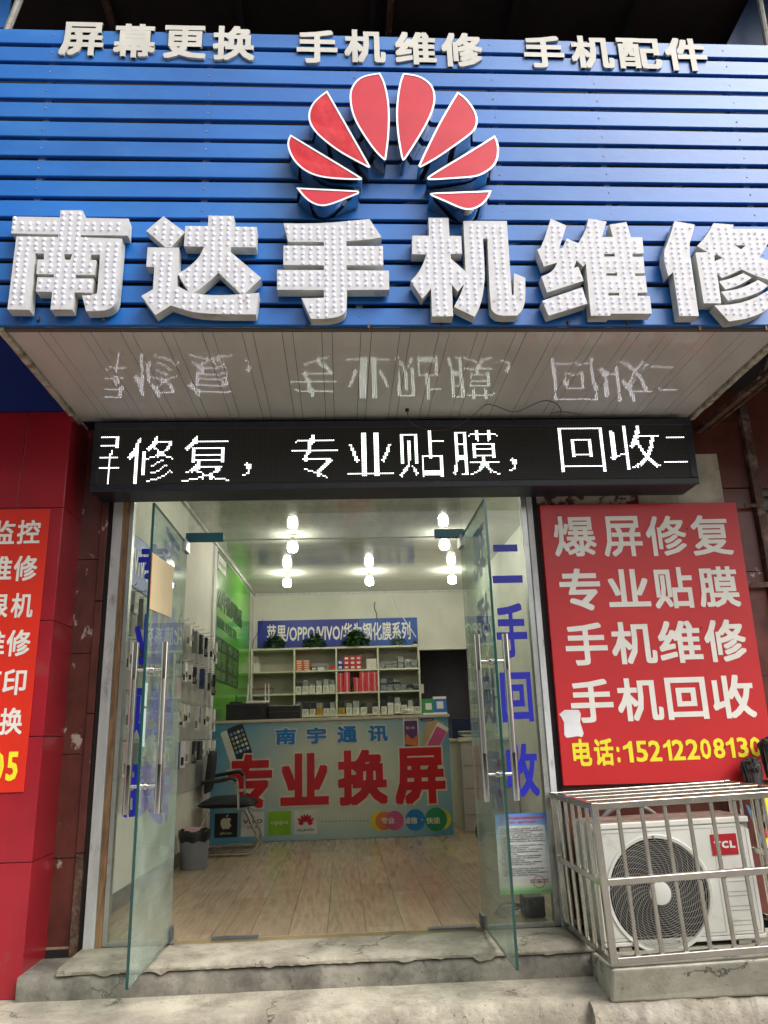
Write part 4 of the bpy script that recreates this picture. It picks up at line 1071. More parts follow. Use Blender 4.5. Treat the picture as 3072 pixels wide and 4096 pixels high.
# ---------------------------------------------------------------- things on the counter
def simple(name, label, cat, a, b, m, bevel=.003, group=None, part='body'):
    t = thing(name, label, cat, ((a[0]+b[0])/2, (a[1]+b[1])/2, a[2]), group)
    B(a, b).build(part, m, t, bevel=bevel); return t
CTZ = 1.1355
t = simple('printer', 'black box printer on the left end of the counter', 'printer', (-1.17, YC+.10, CTZ), (-.76, YC+.44, CTZ+.165), black, .012)
B((-1.12, YC+.095, CTZ+.05), (-.82, YC+.0995, CTZ+.12)).build('front_panel', mat('printer_panel', (.02, .02, .024), .25), t)
t = simple('receipt_printer', 'second lower black machine beside the printer on the counter', 'printer', (-.75, YC+.12, CTZ), (-.42, YC+.42, CTZ+.135), black, .01)
B((-.75, YC+.115, CTZ+.07), (-.43, YC+.1195, CTZ+.078)).build('paper_slot', mat('slot', (.05, .05, .055), .3), t)
def router(name, label, x0, x1, y, z, m, ants, h, mA):
    t = thing(name, label, 'router', ((x0+x1)/2, y, z))
    B((x0, y-.05, z), (x1, y+.05, z+.026)).build('body', m, t, bevel=.006)
    for ax in ants: MB().tube([(ax, y+.04, z+.02), (ax+rnd(-.01, .01), y+.04, z+h)], [.007, .005], 8).build('antenna', mA, t, smooth=True)
router('router', 'white router with four upright antennas on the black printer', -.98, -.75, YC+.22, CTZ+.166, whitep, (-.975, -.93, -.79, -.755), .20, whitep)
router('router', 'small black router with one antenna left of the white router', -1.16, -1.03, YC+.30, CTZ+.166, black, (-1.10,), .10, black)
# qr stands
def stand(label, pa, pb, m, x, top=None):
    u0, v0, u1, v1 = pbox(*pa, *pb, YC+.12)
    t = thing('payment_card_stand', label, 'payment sign', ((u0+u1)/2, YC+.12, CTZ), 'payment sign cards on the counter')
    v0 = CTZ
    mb = MB(); mb.hexa([(u0, YC+.11, v0), (u1, YC+.11, v0), (u1, YC+.116, v0), (u0, YC+.116, v0), (u0, YC+.15, v1), (u1, YC+.15, v1), (u1, YC+.156, v1), (u0, YC+.156, v1)])
    mb.build('card', m, t)
    h = v1-v0; w = u1-u0
    def q(a, b_, c_, d_, mm, nm):
        f = lambda v: YC+.11+.04*(v-v0)/h-.0012
        mb = MB(); A = [(u0+a*w, v0+b_*h), (u0+c_*w, v0+b_*h), (u0+c_*w, v0+d_*h), (u0+a*w, v0+d_*h)]
        mb.add([(x_, f(z_), z_) for x_, z_ in A], [(0, 1, 2, 3)]); mb.build(nm, mm, t)
    q(.25, .32, .75, .72, whitep, 'white_square'); q(.0, .0, 1.0, .12, whitep, 'foot_band')
    if top: q(0, .86, 1, .995, whitep, 'top_band')
    return t
c6i = cr(1600, 2550, 600/1659)
a, b_ = c6i(250, 676), c6i(385, 838)
stand('green payment card with a white square standing on the counter', a, b_, mat('card_green', (.01, .26, .04), .4), 0)
a, b_ = c6i(370, 650), c6i(517, 836)
stand('blue payment card with a white square and white top band on the counter', a, b_, mat('card_blue', (.01, .14, .50), .4), 0, True)
t = thing('paper_pile', 'crumpled pile of tissue paper and banknotes on the counter before the shelf', 'papers', (.72, YC+.2, CTZ))
mb = MB()
for k in range(9):
    cx, cy = rnd(.60, .80), rnd(YC+.12, YC+.25); a = rnd(0, 3); z0 = CTZ+.004+k*.006; w, h = .075, .04
    ca, sa = math.cos(a), math.sin(a)
    mb.add([(cx+ca*u-sa*v, cy+sa*u+ca*v, z0+rnd(0, .022)) for u, v in ((-w, -h), (w, -h), (w, h), (-w, h))], [(0, 1, 2), (0, 2, 3)])
mb.build('sheets', [paper], t, kind='stuff')

# ================================================================== back shelf unit
YS_ = 6.22
sh = thing('shelf_unit', 'white open shelf unit of twelve compartments on the back wall', 'shelves', (-.05, YS_, .9))
c4s = cr(1000, 2550, 400/1659); c5s = cr(1300, 2500, 400/1659)
def X_(px): return P(px, 2720, 1, YS_)[0]
def Z_(py): return P(1340, py+1.0, 1, YS_)[2]
vx = [X_(1005), X_(1177), X_(1346), X_(1514), X_(1679)]
zt_ = P(1340, 2591, 1, YS_)[2]; zr = [P(1340, 2682, 1, YS_)[2], P(1340, 2772, 1, YS_)[2], P(1340, 2862, 1, YS_)[2]]
hw = .011
for x_ in vx: B((x_-hw, YS_, .6), (x_+hw, YB-.01, zt_-.012)).build('upright', shelfm, sh)
B((vx[0]-hw, YS_-.002, zt_-.0118), (vx[4]+hw, YB-.01, zt_+.012)).build('shelf_board', shelfm, sh)
for z_ in zr:
    for i in range(4): B((vx[i]+hw+.0005, YS_+.002, z_-.010), (vx[i+1]-hw-.0005, YB-.02, z_+.010)).build('shelf_board', shelfm, sh)
B((vx[0], YB-.018, .6), (vx[4], YB-.011, zt_-.013)).build('back_panel', shelfb, sh)
zs_ = [z_+.0102 for z_ in zr]          # resting heights: row 0 top row floor ...
rown = ['top', 'middle', 'bottom']; coln = ['leftmost', 'second', 'third', 'rightmost']
mats_b = dict(orange=mat('box_orange', (.48, .10, .015), .5), red=mat('box_red', (.40, .012, .02), .4), pink=mat('box_pink_red', (.58, .035, .055), .4), indigo=mat('box_indigo', (.03, .015, .25), .4),
              white=paper, grey=mat('box_grey', (.20, .22, .21), .3), dark=mat('box_dark', (.03, .035, .04), .25), yellow=mat('bin_yellow', (.42, .25, .02), .5),
              brown=mat('box_brown', (.25, .11, .06), .5), label=mat('box_label', (.62, .60, .55), .6))
clearb = glassmat('clear_plastic', (.80, .82, .80), .8, .10)
def pxw(cf, x0, x1): return P(*cf(x0, 800), 1, YS_+.02)[0], P(*cf(x1, 800), 1, YS_+.02)[0]
def goods(nm, label, cat, x0, x1, z0, z1, m, dep=.16, lab=True, yf=None, group=None):
    yf = yf or YS_+.02+rnd(0, .012)
    t = thing(nm, label, cat, ((x0+x1)/2, yf, z0), group)
    B((x0+.0006, yf, z0+.0004), (x1-.0006, yf+dep, z1-.0004)).build('carton', m, t)
    if lab:
        w, h = x1-x0, z1-z0
        B((x0+w*.22, yf-.001, z0+h*.25), (x1-w*.2, yf-.0002, z1-h*.25)).build('label', mats_b['label'], t)
    return t
# orange boxes
xa, xb = pxw(c4s, 752, 1000); z0 = zs_[0]; H = .052*1.0
zz1 = P(*c4s(870, 370), 1, YS_)[2]; h5 = (zz1-z0)/5
for j in range(5):
    for i in range(2):
        goods('carton', 'orange carton, %s of five in the %s stack, second top compartment' % (['lowest', 'second', 'middle', 'fourth', 'topmost'][j], ['left', 'right'][i]), 'box', xa+(xb-xa)/2*i, xa+(xb-xa)/2*(i+1), z0+h5*j, z0+h5*(j+1), mats_b['orange'], group='orange cartons on the shelf')
xa, xb = pxw(c4s, 1005, 1120); goods('carton', 'flat dark and white carton right of the orange cartons', 'box', xa, xb, z0, z0+.05, mats_b['dark'])
xa, xb = pxw(c4s, 1122, 1240); goods('carton', 'grey and white carton right of the flat dark one on the top shelf', 'box', xa, xb, z0, z0+.045, mats_b['white'])
goods('carton', 'long grey carton lying across the white one on the top shelf', 'box', xa-.05, xb+.02, z0+.0455, z0+.085, mats_b['grey'], lab=False)
xa, xb = pxw(c4s, 1325, 1415); goods('carton', 'small dark red carton alone at the right of the second top compartment', 'box', xa, xb, z0, z0+.05, mats_b['red'], lab=False)
xa, xb = pxw(c4s, 48, 150); goods('carton', 'pale box with sticks in the top left compartment', 'box', xa, xb, z0, z0+.115, mats_b['white'])
mb = MB()
for k in range(3): mb.tube([(xa+.01+k*.03, YS_+.09, z0+.116), (xa+.0+k*.022, YS_+.09, z0+.21)], .006, 6)
mb.build('stick_bundle', mats_b['white'], None, label='bundle of pale sticks leaning above the box in the top left compartment', cat='sticks', kind='stuff')
# indigo + red cartons
xa, xb = pxw(c5s, 207, 300); zz1 = P(*c5s(250, 580), 1, YS_)[2]
for j in range(2): goods('carton', 'indigo carton, %s of two left of the red cartons' % ['lower', 'upper'][j], 'box', xa, xb, z0+(zz1-z0)/2*j, z0+(zz1-z0)/2*(j+1), mats_b['indigo'], group='indigo cartons on the shelf')
xa, xb = pxw(c5s, 308, 612); zz1 = P(*c5s(450, 512), 1, YS_)[2]
for j in range(3):
    for i in range(3):
        goods('carton', 'dark red carton, %s row %s, third top compartment' % (['bottom', 'middle', 'top'][j], ['left', 'centre', 'right'][i]), 'box', xa+(xb-xa)/3*i, xa+(xb-xa)/3*(i+1), z0+(zz1-z0)/3*j, z0+(zz1-z0)/3*(j+1), mats_b['red'], group='dark red cartons on the shelf')
xa, xb = pxw(c5s, 692, 862); zz1 = P(*c5s(770, 555), 1, YS_)[2]
for j in range(4):
    for i in range(2):
        goods('carton', 'small white carton, %s of four in the %s stack under the black cable' % (['lowest', 'second', 'third', 'topmost'][j], ['left', 'right'][i]), 'box', xa+(xb-xa)/2*i, xa+(xb-xa)/2*(i+1), z0+(zz1-z0)/4*j, z0+(zz1-z0)/4*(j+1), mats_b['white'], lab=False, group='small white cartons on the shelf')
t = thing('cable_coil', 'black cable lying on the small white cartons', 'cable', ((xa+xb)/2, YS_+.1, zz1))
MB().tube([(xa+.03+.10*k/20+.02*math.sin(k), YS_+.1+.04*math.cos(k*.9), zz1+.006+.006*(k % 3)) for k in range(21)], .004, 6).build('cable', black, t, smooth=True)
# thin red film boxes
NUM = ['first', 'second', 'third', 'fourth', 'fifth', 'sixth', 'seventh', 'eighth', 'ninth', 'tenth', 'eleventh', 'twelfth', 'thirteenth', 'fourteenth', 'fifteenth', 'sixteenth', 'seventeenth', 'eighteenth', 'nineteenth', 'twentieth']
def thinstack(x0, x1, n_, ztop, k):
    z0_ = zs_[1]; h_ = (ztop-z0_)/n_
    for j in range(n_):
        d = rnd(-.003, .003); yf = YS_+.02+rnd(0, .01)
        t = thing('film_box', 'thin pink-red box, %s from the bottom of the %s stack' % (NUM[j], k), 'box', ((x0+x1)/2, yf, z0_+h_*j), 'thin pink-red boxes, %s stack' % k)
        B((x0+d+.001, yf, z0_+h_*j+.0006), (x1+d-.001, yf+.17, z0_+h_*(j+1)-.0006)).build('carton', mats_b['pink'], t)
        B((x0+d+.038, yf-.001, z0_+h_*j+.003), (x1+d-.030, yf-.0002, z0_+h_*(j+1)-.003)).build('label', mats_b['label'], t)
for k, (a, b_, ty) in enumerate([(207, 300, 795), (308, 412, 752), (472, 568, 872), (570, 668, 742), (670, 767, 765), (769, 866, 738)]):
    xa, xb = pxw(c5s, a, b_); ztop = min(P(*c5s(a, ty), 1, YS_)[2], zr[0]-.014)
    thinstack(xa, xb, max(8, round((ztop-zs_[1])/.0195)), ztop, ['leftmost', 'second', 'short third', 'fourth', 'fifth', 'rightmost'][k])
# grey plastic cases
def cases(row, cols, tilt, what):
    for k, (a, b_, ty) in enumerate(cols):
        xa, xb = pxw(c5s, a, b_); ztop = P(*c5s(a, ty), 1, YS_)[2]; n_ = max(2, round((ztop-zs_[row])/.028)); h_ = (ztop-zs_[row])/n_
        for j in range(n_):
            yf = YS_+.03+rnd(0, .02); d = rnd(-.006, .006)
            t = thing('phone_case_pack', 'grey clear pack, %s up in the %s stack, %s' % (NUM[j], ['first', 'second', 'third', 'fourth', 'fifth', 'sixth'][k], what), 'pack', ((xa+xb)/2, yf, zs_[row]+h_*j), 'clear packs, %s stack, %s' % (['first', 'second', 'third', 'fourth', 'fifth', 'sixth'][k], what))
            B((xa+d+.003, yf, zs_[row]+h_*j+.0008), (xb+d-.003, yf+.15, zs_[row]+h_*(j+1)-.0008)).build('pack', random.choice([mats_b['grey'], mats_b['grey'], mats_b['dark'], darkpk]) if tilt else random.choice([mats_b['grey'], palepk]), t)
darkpk = mat('pack_darkblue', (.04, .07, .12), .3); palepk = mat('pack_pale', (.28, .31, .29), .3)
cases(0, [(902, 995, 602), (1000, 1100, 615), (1103, 1212, 600), (1216, 1315, 520), (1320, 1425, 560), (1430, 1545, 570)], False, 'top right compartment')
cases(1, [(912, 1020, 890), (1022, 1135, 885), (1140, 1240, 905), (1243, 1345, 990), (1350, 1450, 985), (1455, 1560, 965)], True, 'middle right compartment')
# trays, left middle compartment
xa, xb = pxw(c4s, 45, 385)
for j, (nm, m_) in enumerate((('grey', 'grey'), ('pale grey', 'grey'), ('grey green', 'grey'), ('brown', 'brown'))):
    goods('tray', '%s flat tray, %s of the pile in the middle left compartment' % (nm, ['lowest', 'second', 'third', 'topmost'][j]), 'tray', xa, xb-j*.004, zs_[1]+.022*j, zs_[1]+.022*j+.020, mats_b[m_], lab=False)
# card bins
def cbin(x0, x1, z0, hc, ht, front, label, inner=None):
    yf = YS_+.02+rnd(0, .01)
    t = thing('card_bin', label, 'bin', ((x0+x1)/2, yf, z0), 'open card bins of phone cases on the shelf')
    B((x0+.002, yf, z0+.0005), (x1-.002, yf+.14, z0+hc)).build('card_front', front, t, bevel=.001)
    B((x0+.006, yf+.02, z0+hc+.0008), (x1-.006, yf+.13, z0+ht)).build('packets', inner or random.choice([mats_b['grey'], mats_b['dark'], palepk]), t, bevel=.002)
    mb = MB()
    for k in range(4):
        zz_ = z0+hc*(.25+.15*k); w = x1-x0
        mb.box((x0+w*.2, yf-.0008, zz_), (x0+w*rnd(.5, .8), yf-.0001, zz_+.004))
    mb.build('handwriting', mat('ink_%d' % random.randint(0, 9999), (.12, .10, .09), .6) if False else blk, t, kind='stuff')
    return t
ordn = ['first', 'second', 'third', 'fourth', 'fifth', 'sixth']
for k, (a, b_, tc_, tp) in enumerate([(752, 855, 812, 735), (866, 975, 805, 708), (980, 1080, 800, 770), (1092, 1196, 800, 712), (1210, 1312, 795, 690), (1318, 1416, 780, 700)]):
    xa, xb = pxw(c4s, a, b_); z0 = zs_[1]; cbin(xa, xb, z0, P(*c4s(a, tc_), 1, YS_)[2]-z0, P(*c4s(a, tp), 1, YS_)[2]-z0, paper, 'white card bin, %s from left in the second middle compartment' % ordn[k])
for k, (a, b_, tc_, tp, fm) in enumerate([(745, 852, 1190, 1078, paper), (862, 977, 1190, 1070, paper), (985, 1087, 1185, 1075, paper), (1098, 1205, 1160, 1085, mats_b['yellow']), (1212, 1314, 1175, 1090, paper), (1320, 1416, 1170, 1070, paper)]):
    xa, xb = pxw(c4s, a, b_); z0 = zs_[2]; cbin(xa, xb, z0, P(*c4s(a, tc_), 1, YS_)[2]-z0, P(*c4s(a, tp), 1, YS_)[2]-z0, fm, '%s card bin, %s from left in the second bottom compartment' % ('yellow' if k == 3 else 'white', ordn[k]))
for k, (a, b_, tc_, tp, fm) in enumerate([(213, 325, 1372, 1265, mats_b['yellow']), (340, 447, 1372, 1300, paper), (455, 560, 1368, 1258, paper), (575, 685, 1362, 1290, paper), (775, 880, 1355, 1290, paper)]):
    xa, xb = pxw(c5s, a, b_); z0 = zs_[2]; cbin(xa, xb, z0, P(*c5s(a, tc_), 1, YS_)[2]-z0, P(*c5s(a, tp), 1, YS_)[2]-z0, fm, '%s card bin, %s from left in the third bottom compartment' % ('yellow' if k == 0 else 'white', ordn[k]))
for k, (a, b_, tc_, tp) in enumerate([(915, 1012, 1350, 1258), (1020, 1120, 1290, 1180), (1135, 1238, 1300, 1200), (1242, 1345, 1325, 1225), (1352, 1455, 1345, 1245), (1460, 1560, 1350, 1240)]):
    xa, xb = pxw(c5s, a, b_); z0 = zs_[2]; cbin(xa, xb, z0, P(*c5s(a, tc_), 1, YS_)[2]-z0, P(*c5s(a, tp), 1, YS_)[2]-z0, paper, 'white card bin, %s from left in the bottom right compartment' % ordn[k], random.choice([mats_b['dark'], palepk]))

# plants on top of the shelf
def plant(px, label, s, n_):
    x_ = P(px, 2575, 1, YS_+.08)[0]; z0 = zt_+.0125; y_ = YS_+.09
    t = thing('potted_plant', label, 'plant', (x_, y_, z0), 'potted plants on top of the shelf')
    MB().lathe([(.001, .0005), (.035*s, .0005), (.048*s, .062*s), (.053*s, .062*s), (.053*s, .072*s), (.044*s, .072*s), (.04*s, .055*s), (.001, .055*s)], (x_, y_, z0), 20).build('pot', potm, t, smooth=True)
    mb = MB()
    for k in range(n_):
        a = rnd(0, 2*math.pi); r = (random.random()**.6)*.15*s; h = .07*s+rnd(.0, .16)*s*(1-r/(.2*s))-(.08*s*random.random() if r > .10*s else 0)
        c_ = Vector((x_+math.cos(a)*r, y_+math.sin(a)*r*.75, z0+max(.012, h)))
        d = Vector((math.cos(a+rnd(-.7, .7)), math.sin(a+rnd(-.7, .7)), rnd(-.5, .35))).normalized(); sd_ = d.cross(Vector((0, 0, 1))).normalized(); nn = sd_.cross(d)
        L_ = rnd(.038, .062)*s; W = L_*.46
        mb.add([c_-d*L_*.5, c_-d*L_*.15+sd_*W+nn*.006, c_+d*L_*.25+sd_*W*.7, c_+d*L_*.65-nn*.006, c_+d*L_*.25-sd_*W*.7, c_-d*L_*.15-sd_*W+nn*.006], [(0, 1, 2, 3), (0, 3, 4, 5)])
    for k in range(12):
        a = rnd(0, 6.28); mb.tube([(x_, y_, z0+.05*s), (x_+math.cos(a)*.05*s, y_+math.sin(a)*.04*s, z0+.11*s), (x_+math.cos(a)*.11*s, y_+math.sin(a)*.08*s, z0+rnd(.05, .14)*s)], .002, 4)
    mb.build('foliage', leafm, t, kind='stuff')
plant(1098, 'leftmost potted plant on the shelf, bushy with leaves drooping left', 1.0, 230)
plant(1258, 'second potted plant on the shelf, round bushy crown in a grey pot', 1.02, 230)
plant(1424, 'third potted plant on the shelf, the largest and densest', 1.22, 330)
plant(1592, 'rightmost potted plant on the shelf, small and sparse', .80, 70)
x_ = P(1660, 2560, 1, YS_+.06)[0]
t = thing('webcam', 'round black camera on a white foot at the right end of the shelf top', 'camera', (x_, YS_+.06, zt_+.0125))
MB().lathe([(.001, 0), (.030, 0), (.030, .014), (.012, .018), (.001, .018)], (x_, YS_+.06, zt_+.0128), 16).build('foot', whitep, t, smooth=True)
mb = MB(); bmx = bmesh.new(); bmesh.ops.create_uvsphere(bmx, u_segments=14, v_segments=10, radius=.027)
mb.add([(v.co.x+x_, v.co.y+YS_+.06, v.co.z+zt_+.055) for v in bmx.verts], [tuple(v.index for v in f.verts) for f in bmx.faces]); bmx.free(); mb.build('head', black, t, smooth=True)

# navy sign on the back wall
ns = thing('wall_banner', 'long blue banner with white characters above the shelf', 'banner', (-.05, YB-.02, 2.1))
u0, v1 = P(1031, 2487, 1, YB-.01)[0], P(1340, 2477, 1, YB-.01)[2]; u1, v0 = P(1670, 2520, 1, YB-.01)[0], P(1340, 2586, 1, YB-.01)[2]
um = (u0+u1)/2
B((u0, YB-.012, v0), (um+.30, YB-.004, v1)).build('banner_half', navy, ns); B((um+.3005, YB-.012, v0), (u1, YB-.004, v1)).build('banner_half', sblue, ns)
mb = MB(); put(mb, '苹果/OPPO/VIVO/华为钢化膜系列', u0+.13, v0+.07, u1-.10, v1-.055, FRY(YB-.0125), .018, 0, .0005); mb.build('lettering', signw, ns)
# conduit and wire on the back wall
a, b_, c_ = P(1562, 2358, 1, YB-.012), P(1592, 2440, 1, YB-.012), P(1664, 2548, 1, YB-.014)
t = thing('conduit', 'thin white conduit running diagonally from the ceiling down to the shelf camera', 'conduit', tuple(a)); MB().tube([a, b_, c_], .008, 8).build('pipe', whitep, t, smooth=True)
q = [P(1500, 2408, 1, YB-.01), P(1497, 2430, 1, YB-.03), P(1506, 2455, 1, YB-.02), P(1507, 2482, 1, YB-.015)]
t = thing('loose_cable', 'short black cable sticking out of the back wall above the banner', 'cable', tuple(q[0])); MB().tube(catmull([Vector(v) for v in q]), .006, 6).build('cable', black, t, smooth=True)
q = [P(1050, 2478, 1, YB-.03), P(1036, 2520, 1, YB-.03), P(1016, 2560, 1, YB-.03), P(1008, 2592, 1, YB-.06)]
t = thing('loose_cable', 'thin black cable curving down beside the left end of the banner', 'cable', tuple(q[0])); MB().tube(catmull([Vector(v) for v in q]), .004, 6).build('cable', black, t, smooth=True)
t = simple('light_switch', 'white switch box on the door jamb right of the shelf', 'switch', (vx[4]+.02, YS_+.10, 1.48), (vx[4]+.06, YS_+.12, 1.60), whitep)
t = thing('door_trim', 'pale trim around the dark doorway behind the counter', 'trim', (dx0, YB, 0))
B((dx1, YB-.02, 0), (dx1+.06, YB-.001, dz+.05)).build('side_trim', plaster, t); B((dx0-.05, YB-.02, dz), (dx1-.0005, YB-.001, dz+.05)).build('head_trim', plaster, t)

# green panel on the left wall
gp = thing('wall_poster', 'tall glossy green wall panel with dark green characters on the left wall', 'poster', (WX(4.8), 4.8, 1.1))
def wallbox(y0, y1, z0, z1, d0, d1, m, nm, par, mi=0):
    mb = MB(); mb.hexa([(WX(y0)+d0, y0, z0), (WX(y0)+d1, y0, z0), (WX(y1)+d1, y1, z0), (WX(y1)+d0, y1, z0), (WX(y0)+d0, y0, z1), (WX(y0)+d1, y0, z1), (WX(y1)+d1, y1, z1), (WX(y1)+d0, y1, z1)])
    return mb.build(nm, m, par)
wallbox(3.60, 6.1, .9, 2.87, .001, .006, greenp, 'panel', gp)
wallbox(3.45, 3.595, .0, 2.88, .001, .02, whitefr, 'edge_strip', gp)
FW = lambda d: ((WX(0)+d, 0, 0), (.026, 1, 0), (0, 0, 1), (1, -.026, 0))
c3 = cr(700, 1950, 700/1630)
def wb(x0, y0, x1, y1):
    xm, ym = (x0+x1)/2, (y0+y1)/2
    return PW(*c3(x0, ym))[1], PW(*c3(xm, y1))[2], PW(*c3(x1, ym))[1], PW(*c3(xm, y0))[2]
mb = MB()
y0, z0, y1, z1 = PW(*c3(392, 1010))[1], 2.12, PW(*c3(620, 1150))[1], 2.42
put(mb, '公牛数码精品', y0, PW(*c3(395, 1125))[2], y1, PW(*c3(395, 920))[2], FW(.0085), .034)
put(mb, '数据线 充电宝 耳机', y0, PW(*c3(392, 1300))[2], PW(*c3(570, 1330))[1], PW(*c3(392, 1190))[2], FW(.0075), .012)
mb.build('lettering', darktxt, gp)
mb = MB()
for i in range(2):
    for j in range(2):
        a, b_ = [(378, 480), (484, 590)][i]; zz_ = [PW(*c3(378, 1375))[2], PW(*c3(378, 1560))[2]][j]; hh = .26
        ya, yb = PW(*c3(a, 1450))[1], PW(*c3(b_, 1500))[1]
        mb.box((0, 0, 0), (0, 0, 0)) if False else None
        fr_ = FW(.0075); o_ = np.array(fr_[0]); U_ = np.array(fr_[1]); V_ = np.array(fr_[2])
        mb.add([o_+U_*ya+V_*(zz_-hh), o_+U_*yb+V_*(zz_-hh), o_+U_*yb+V_*zz_, o_+U_*ya+V_*zz_], [(0, 1, 2, 3)], 0)
        put(mb, '专业', ya+.05*(yb-ya), zz_-hh*.45, ya+.9*(yb-ya), zz_-hh*.08, FW(.0085), .02, 1)
        put(mb, ['数据', '无忧'][i], ya+.05*(yb-ya), zz_-hh*.92, ya+.9*(yb-ya), zz_-hh*.55, FW(.0085), .02, 1)
mb.build('dark_squares', [darktxt, mat('pale_green_print', (.10, .26, .06), .4)], gp, kind='stuff')
mb = MB(); ya, yb = PW(*c3(398, 680))[1], PW(*c3(472, 730))[1]; za, zb = PW(*c3(398, 750))[2], PW(*c3(398, 610))[2]
fr_ = FW(.0075); o_ = np.array(fr_[0]); U_ = np.array(fr_[1]); V_ = np.array(fr_[2])
mb.add([o_+U_*ya+V_*za, o_+U_*yb+V_*za, o_+U_*yb+V_*zb, o_+U_*ya+V_*zb], [(0, 1, 2, 3)], 0)
put(mb, 'BULL公牛', ya+.1*(yb-ya), za+.3*(zb-za), ya+.95*(yb-ya), za+.6*(zb-za), FW(.0085), .02, 1)
mb.build('logo_tag', [whitep, blk], gp)
# blue board on the left wall near the window
bb_ = thing('wall_banner', 'blue wall board with white Latin letters behind the left glass', 'banner', (WX(1), 1.0, 1.9))
def clampy(v, a, b_): return max(a, min(b_, v))
z_hi = PW(*c1(1100, 150))[2]; z_lo = PW(*c1(1075, 610))[2]
ya, yb = .12, 1.20
z_hi, z_lo = 2.28, 1.93
wallbox(ya, yb, z_lo, z_hi, .001, .008, sblue, 'panel', bb_)
mb = MB(); put(mb, '/OPPO/VIVO', .16, z_lo+.09, 1.12, z_hi-.09, FW(.009), .016); mb.build('lettering', whitep, bb_)
# hanging goods on the left wall
hooks = thing('display_rack', 'white slotted display panel with metal hooks on the left wall', 'display rack', (WX(1.8), 1.8, .5))
wallbox(.20, 3.40, .55, 1.90, .001, .010, mat('rack_panel', (.42, .43, .41), .5), 'panel', hooks)
hnavy = mat('box_navy', (.02, .05, .18), .4)
rowz = [1.86, 1.56, 1.24, .96]
ii = 0
for r, zr_ in enumerate(rowz):
    for k in range(15):
        y_ = .35+k*.205+rnd(-.02, .02); x_ = WX(y_)+.011
        L_ = .13
        MB().tube([(x_, y_, zr_), (x_+L_, y_, zr_), (x_+L_+.006, y_, zr_+.012)], .0028, 6).build('hook', steel, hooks)
        w, h, d = rnd(.05, .085), rnd(.12, .20), rnd(.02, .045)
        m_ = random.choice([paper, whitep, whitep, whitep, mats_b['grey'], mats_b['label'], mats_b['dark'], hnavy])
        nm_ = {'paper': 'cream', 'white_print': 'white', 'box_grey': 'grey', 'box_dark': 'dark', 'box_label': 'pale', 'box_navy': 'navy'}[m_.name]
        t = thing('hanging_box', '%s accessory box on a hook, row %s from the top, %s along from the door' % (nm_, ['one', 'two', 'three', 'four'][r], ['first', 'second', 'third', 'fourth', 'fifth', 'sixth', 'seventh', 'eighth', 'ninth', 'tenth', 'eleventh', 'twelfth', 'thirteenth', 'fourteenth', 'fifteenth'][k]), 'box', (x_+.07, y_, zr_-.01), 'accessory boxes hanging on the left wall')
        a = rnd(-.15, .15); ca, sa = math.cos(a), math.sin(a)
        M_ = Matrix.Translation((x_+.06+rnd(0, .04), y_, zr_-.012)) @ Matrix.Rotation(a, 4, 'Z') @ Matrix.Rotation(rnd(-.06, .06), 4, 'X')
        MB().box((-d/2, -w/2, -h), (d/2, w/2, 0), 0, M_).build('box', m_, t, bevel=.0015, seg=1)
        MB().box((d/2+.0002, -w*.32, -h*.75), (d/2+.0008, w*.32, -h*.45), 0, M_).box((-w*0-d*.3, -w/2-.0008, -h*.9), (d*.3, -w/2-.0002, -h*.6), 0, M_).build('label', blk if random.random() < .3 else mats_b['grey'], t, kind='stuff')

# low cabinet right, behind the counter
cb = thing('side_cabinet', 'white cabinet with drawers to the right behind the counter', 'cabinet', (1.45, 4.3, 0))
B((1.22, 3.95, .0), (1.79, 5.4, .86)).build('body', mat('cabinet_white', (.46, .44, .42), .5, var=.05), cb, bevel=.003)
B((1.19, 3.93, .861), (1.795, 5.42, .89)).build('top', paper, cb, bevel=.003)
for z_ in (.62, .40, .15): B((1.24, 3.944, z_), (1.76, 3.949, z_+.004)).build('drawer_gap', blk, cb)
t = simple('box_monitor', 'dark blue box standing on the side cabinet', 'box', (1.20, 4.35, .8905), (1.55, 4.60, 1.10), mat('navy_box', (.006, .012, .06), .35))
for k in range(6): simple('document', ['white', 'pale green', 'white', 'teal', 'pale green', 'white'][k]+' flat pack, %s of the pile on the side cabinet' % ordn[k], 'pack', (1.26+rnd(-.03, .03), 4.0+rnd(0, .03), .8905+k*.013), (1.58+rnd(-.03, .03), 4.2, .8905+k*.013+.012), [paper, palepk, paper, mat('teal_pack%d' % k, (.1, .3, .28), .4), palepk, paper][k], .001)

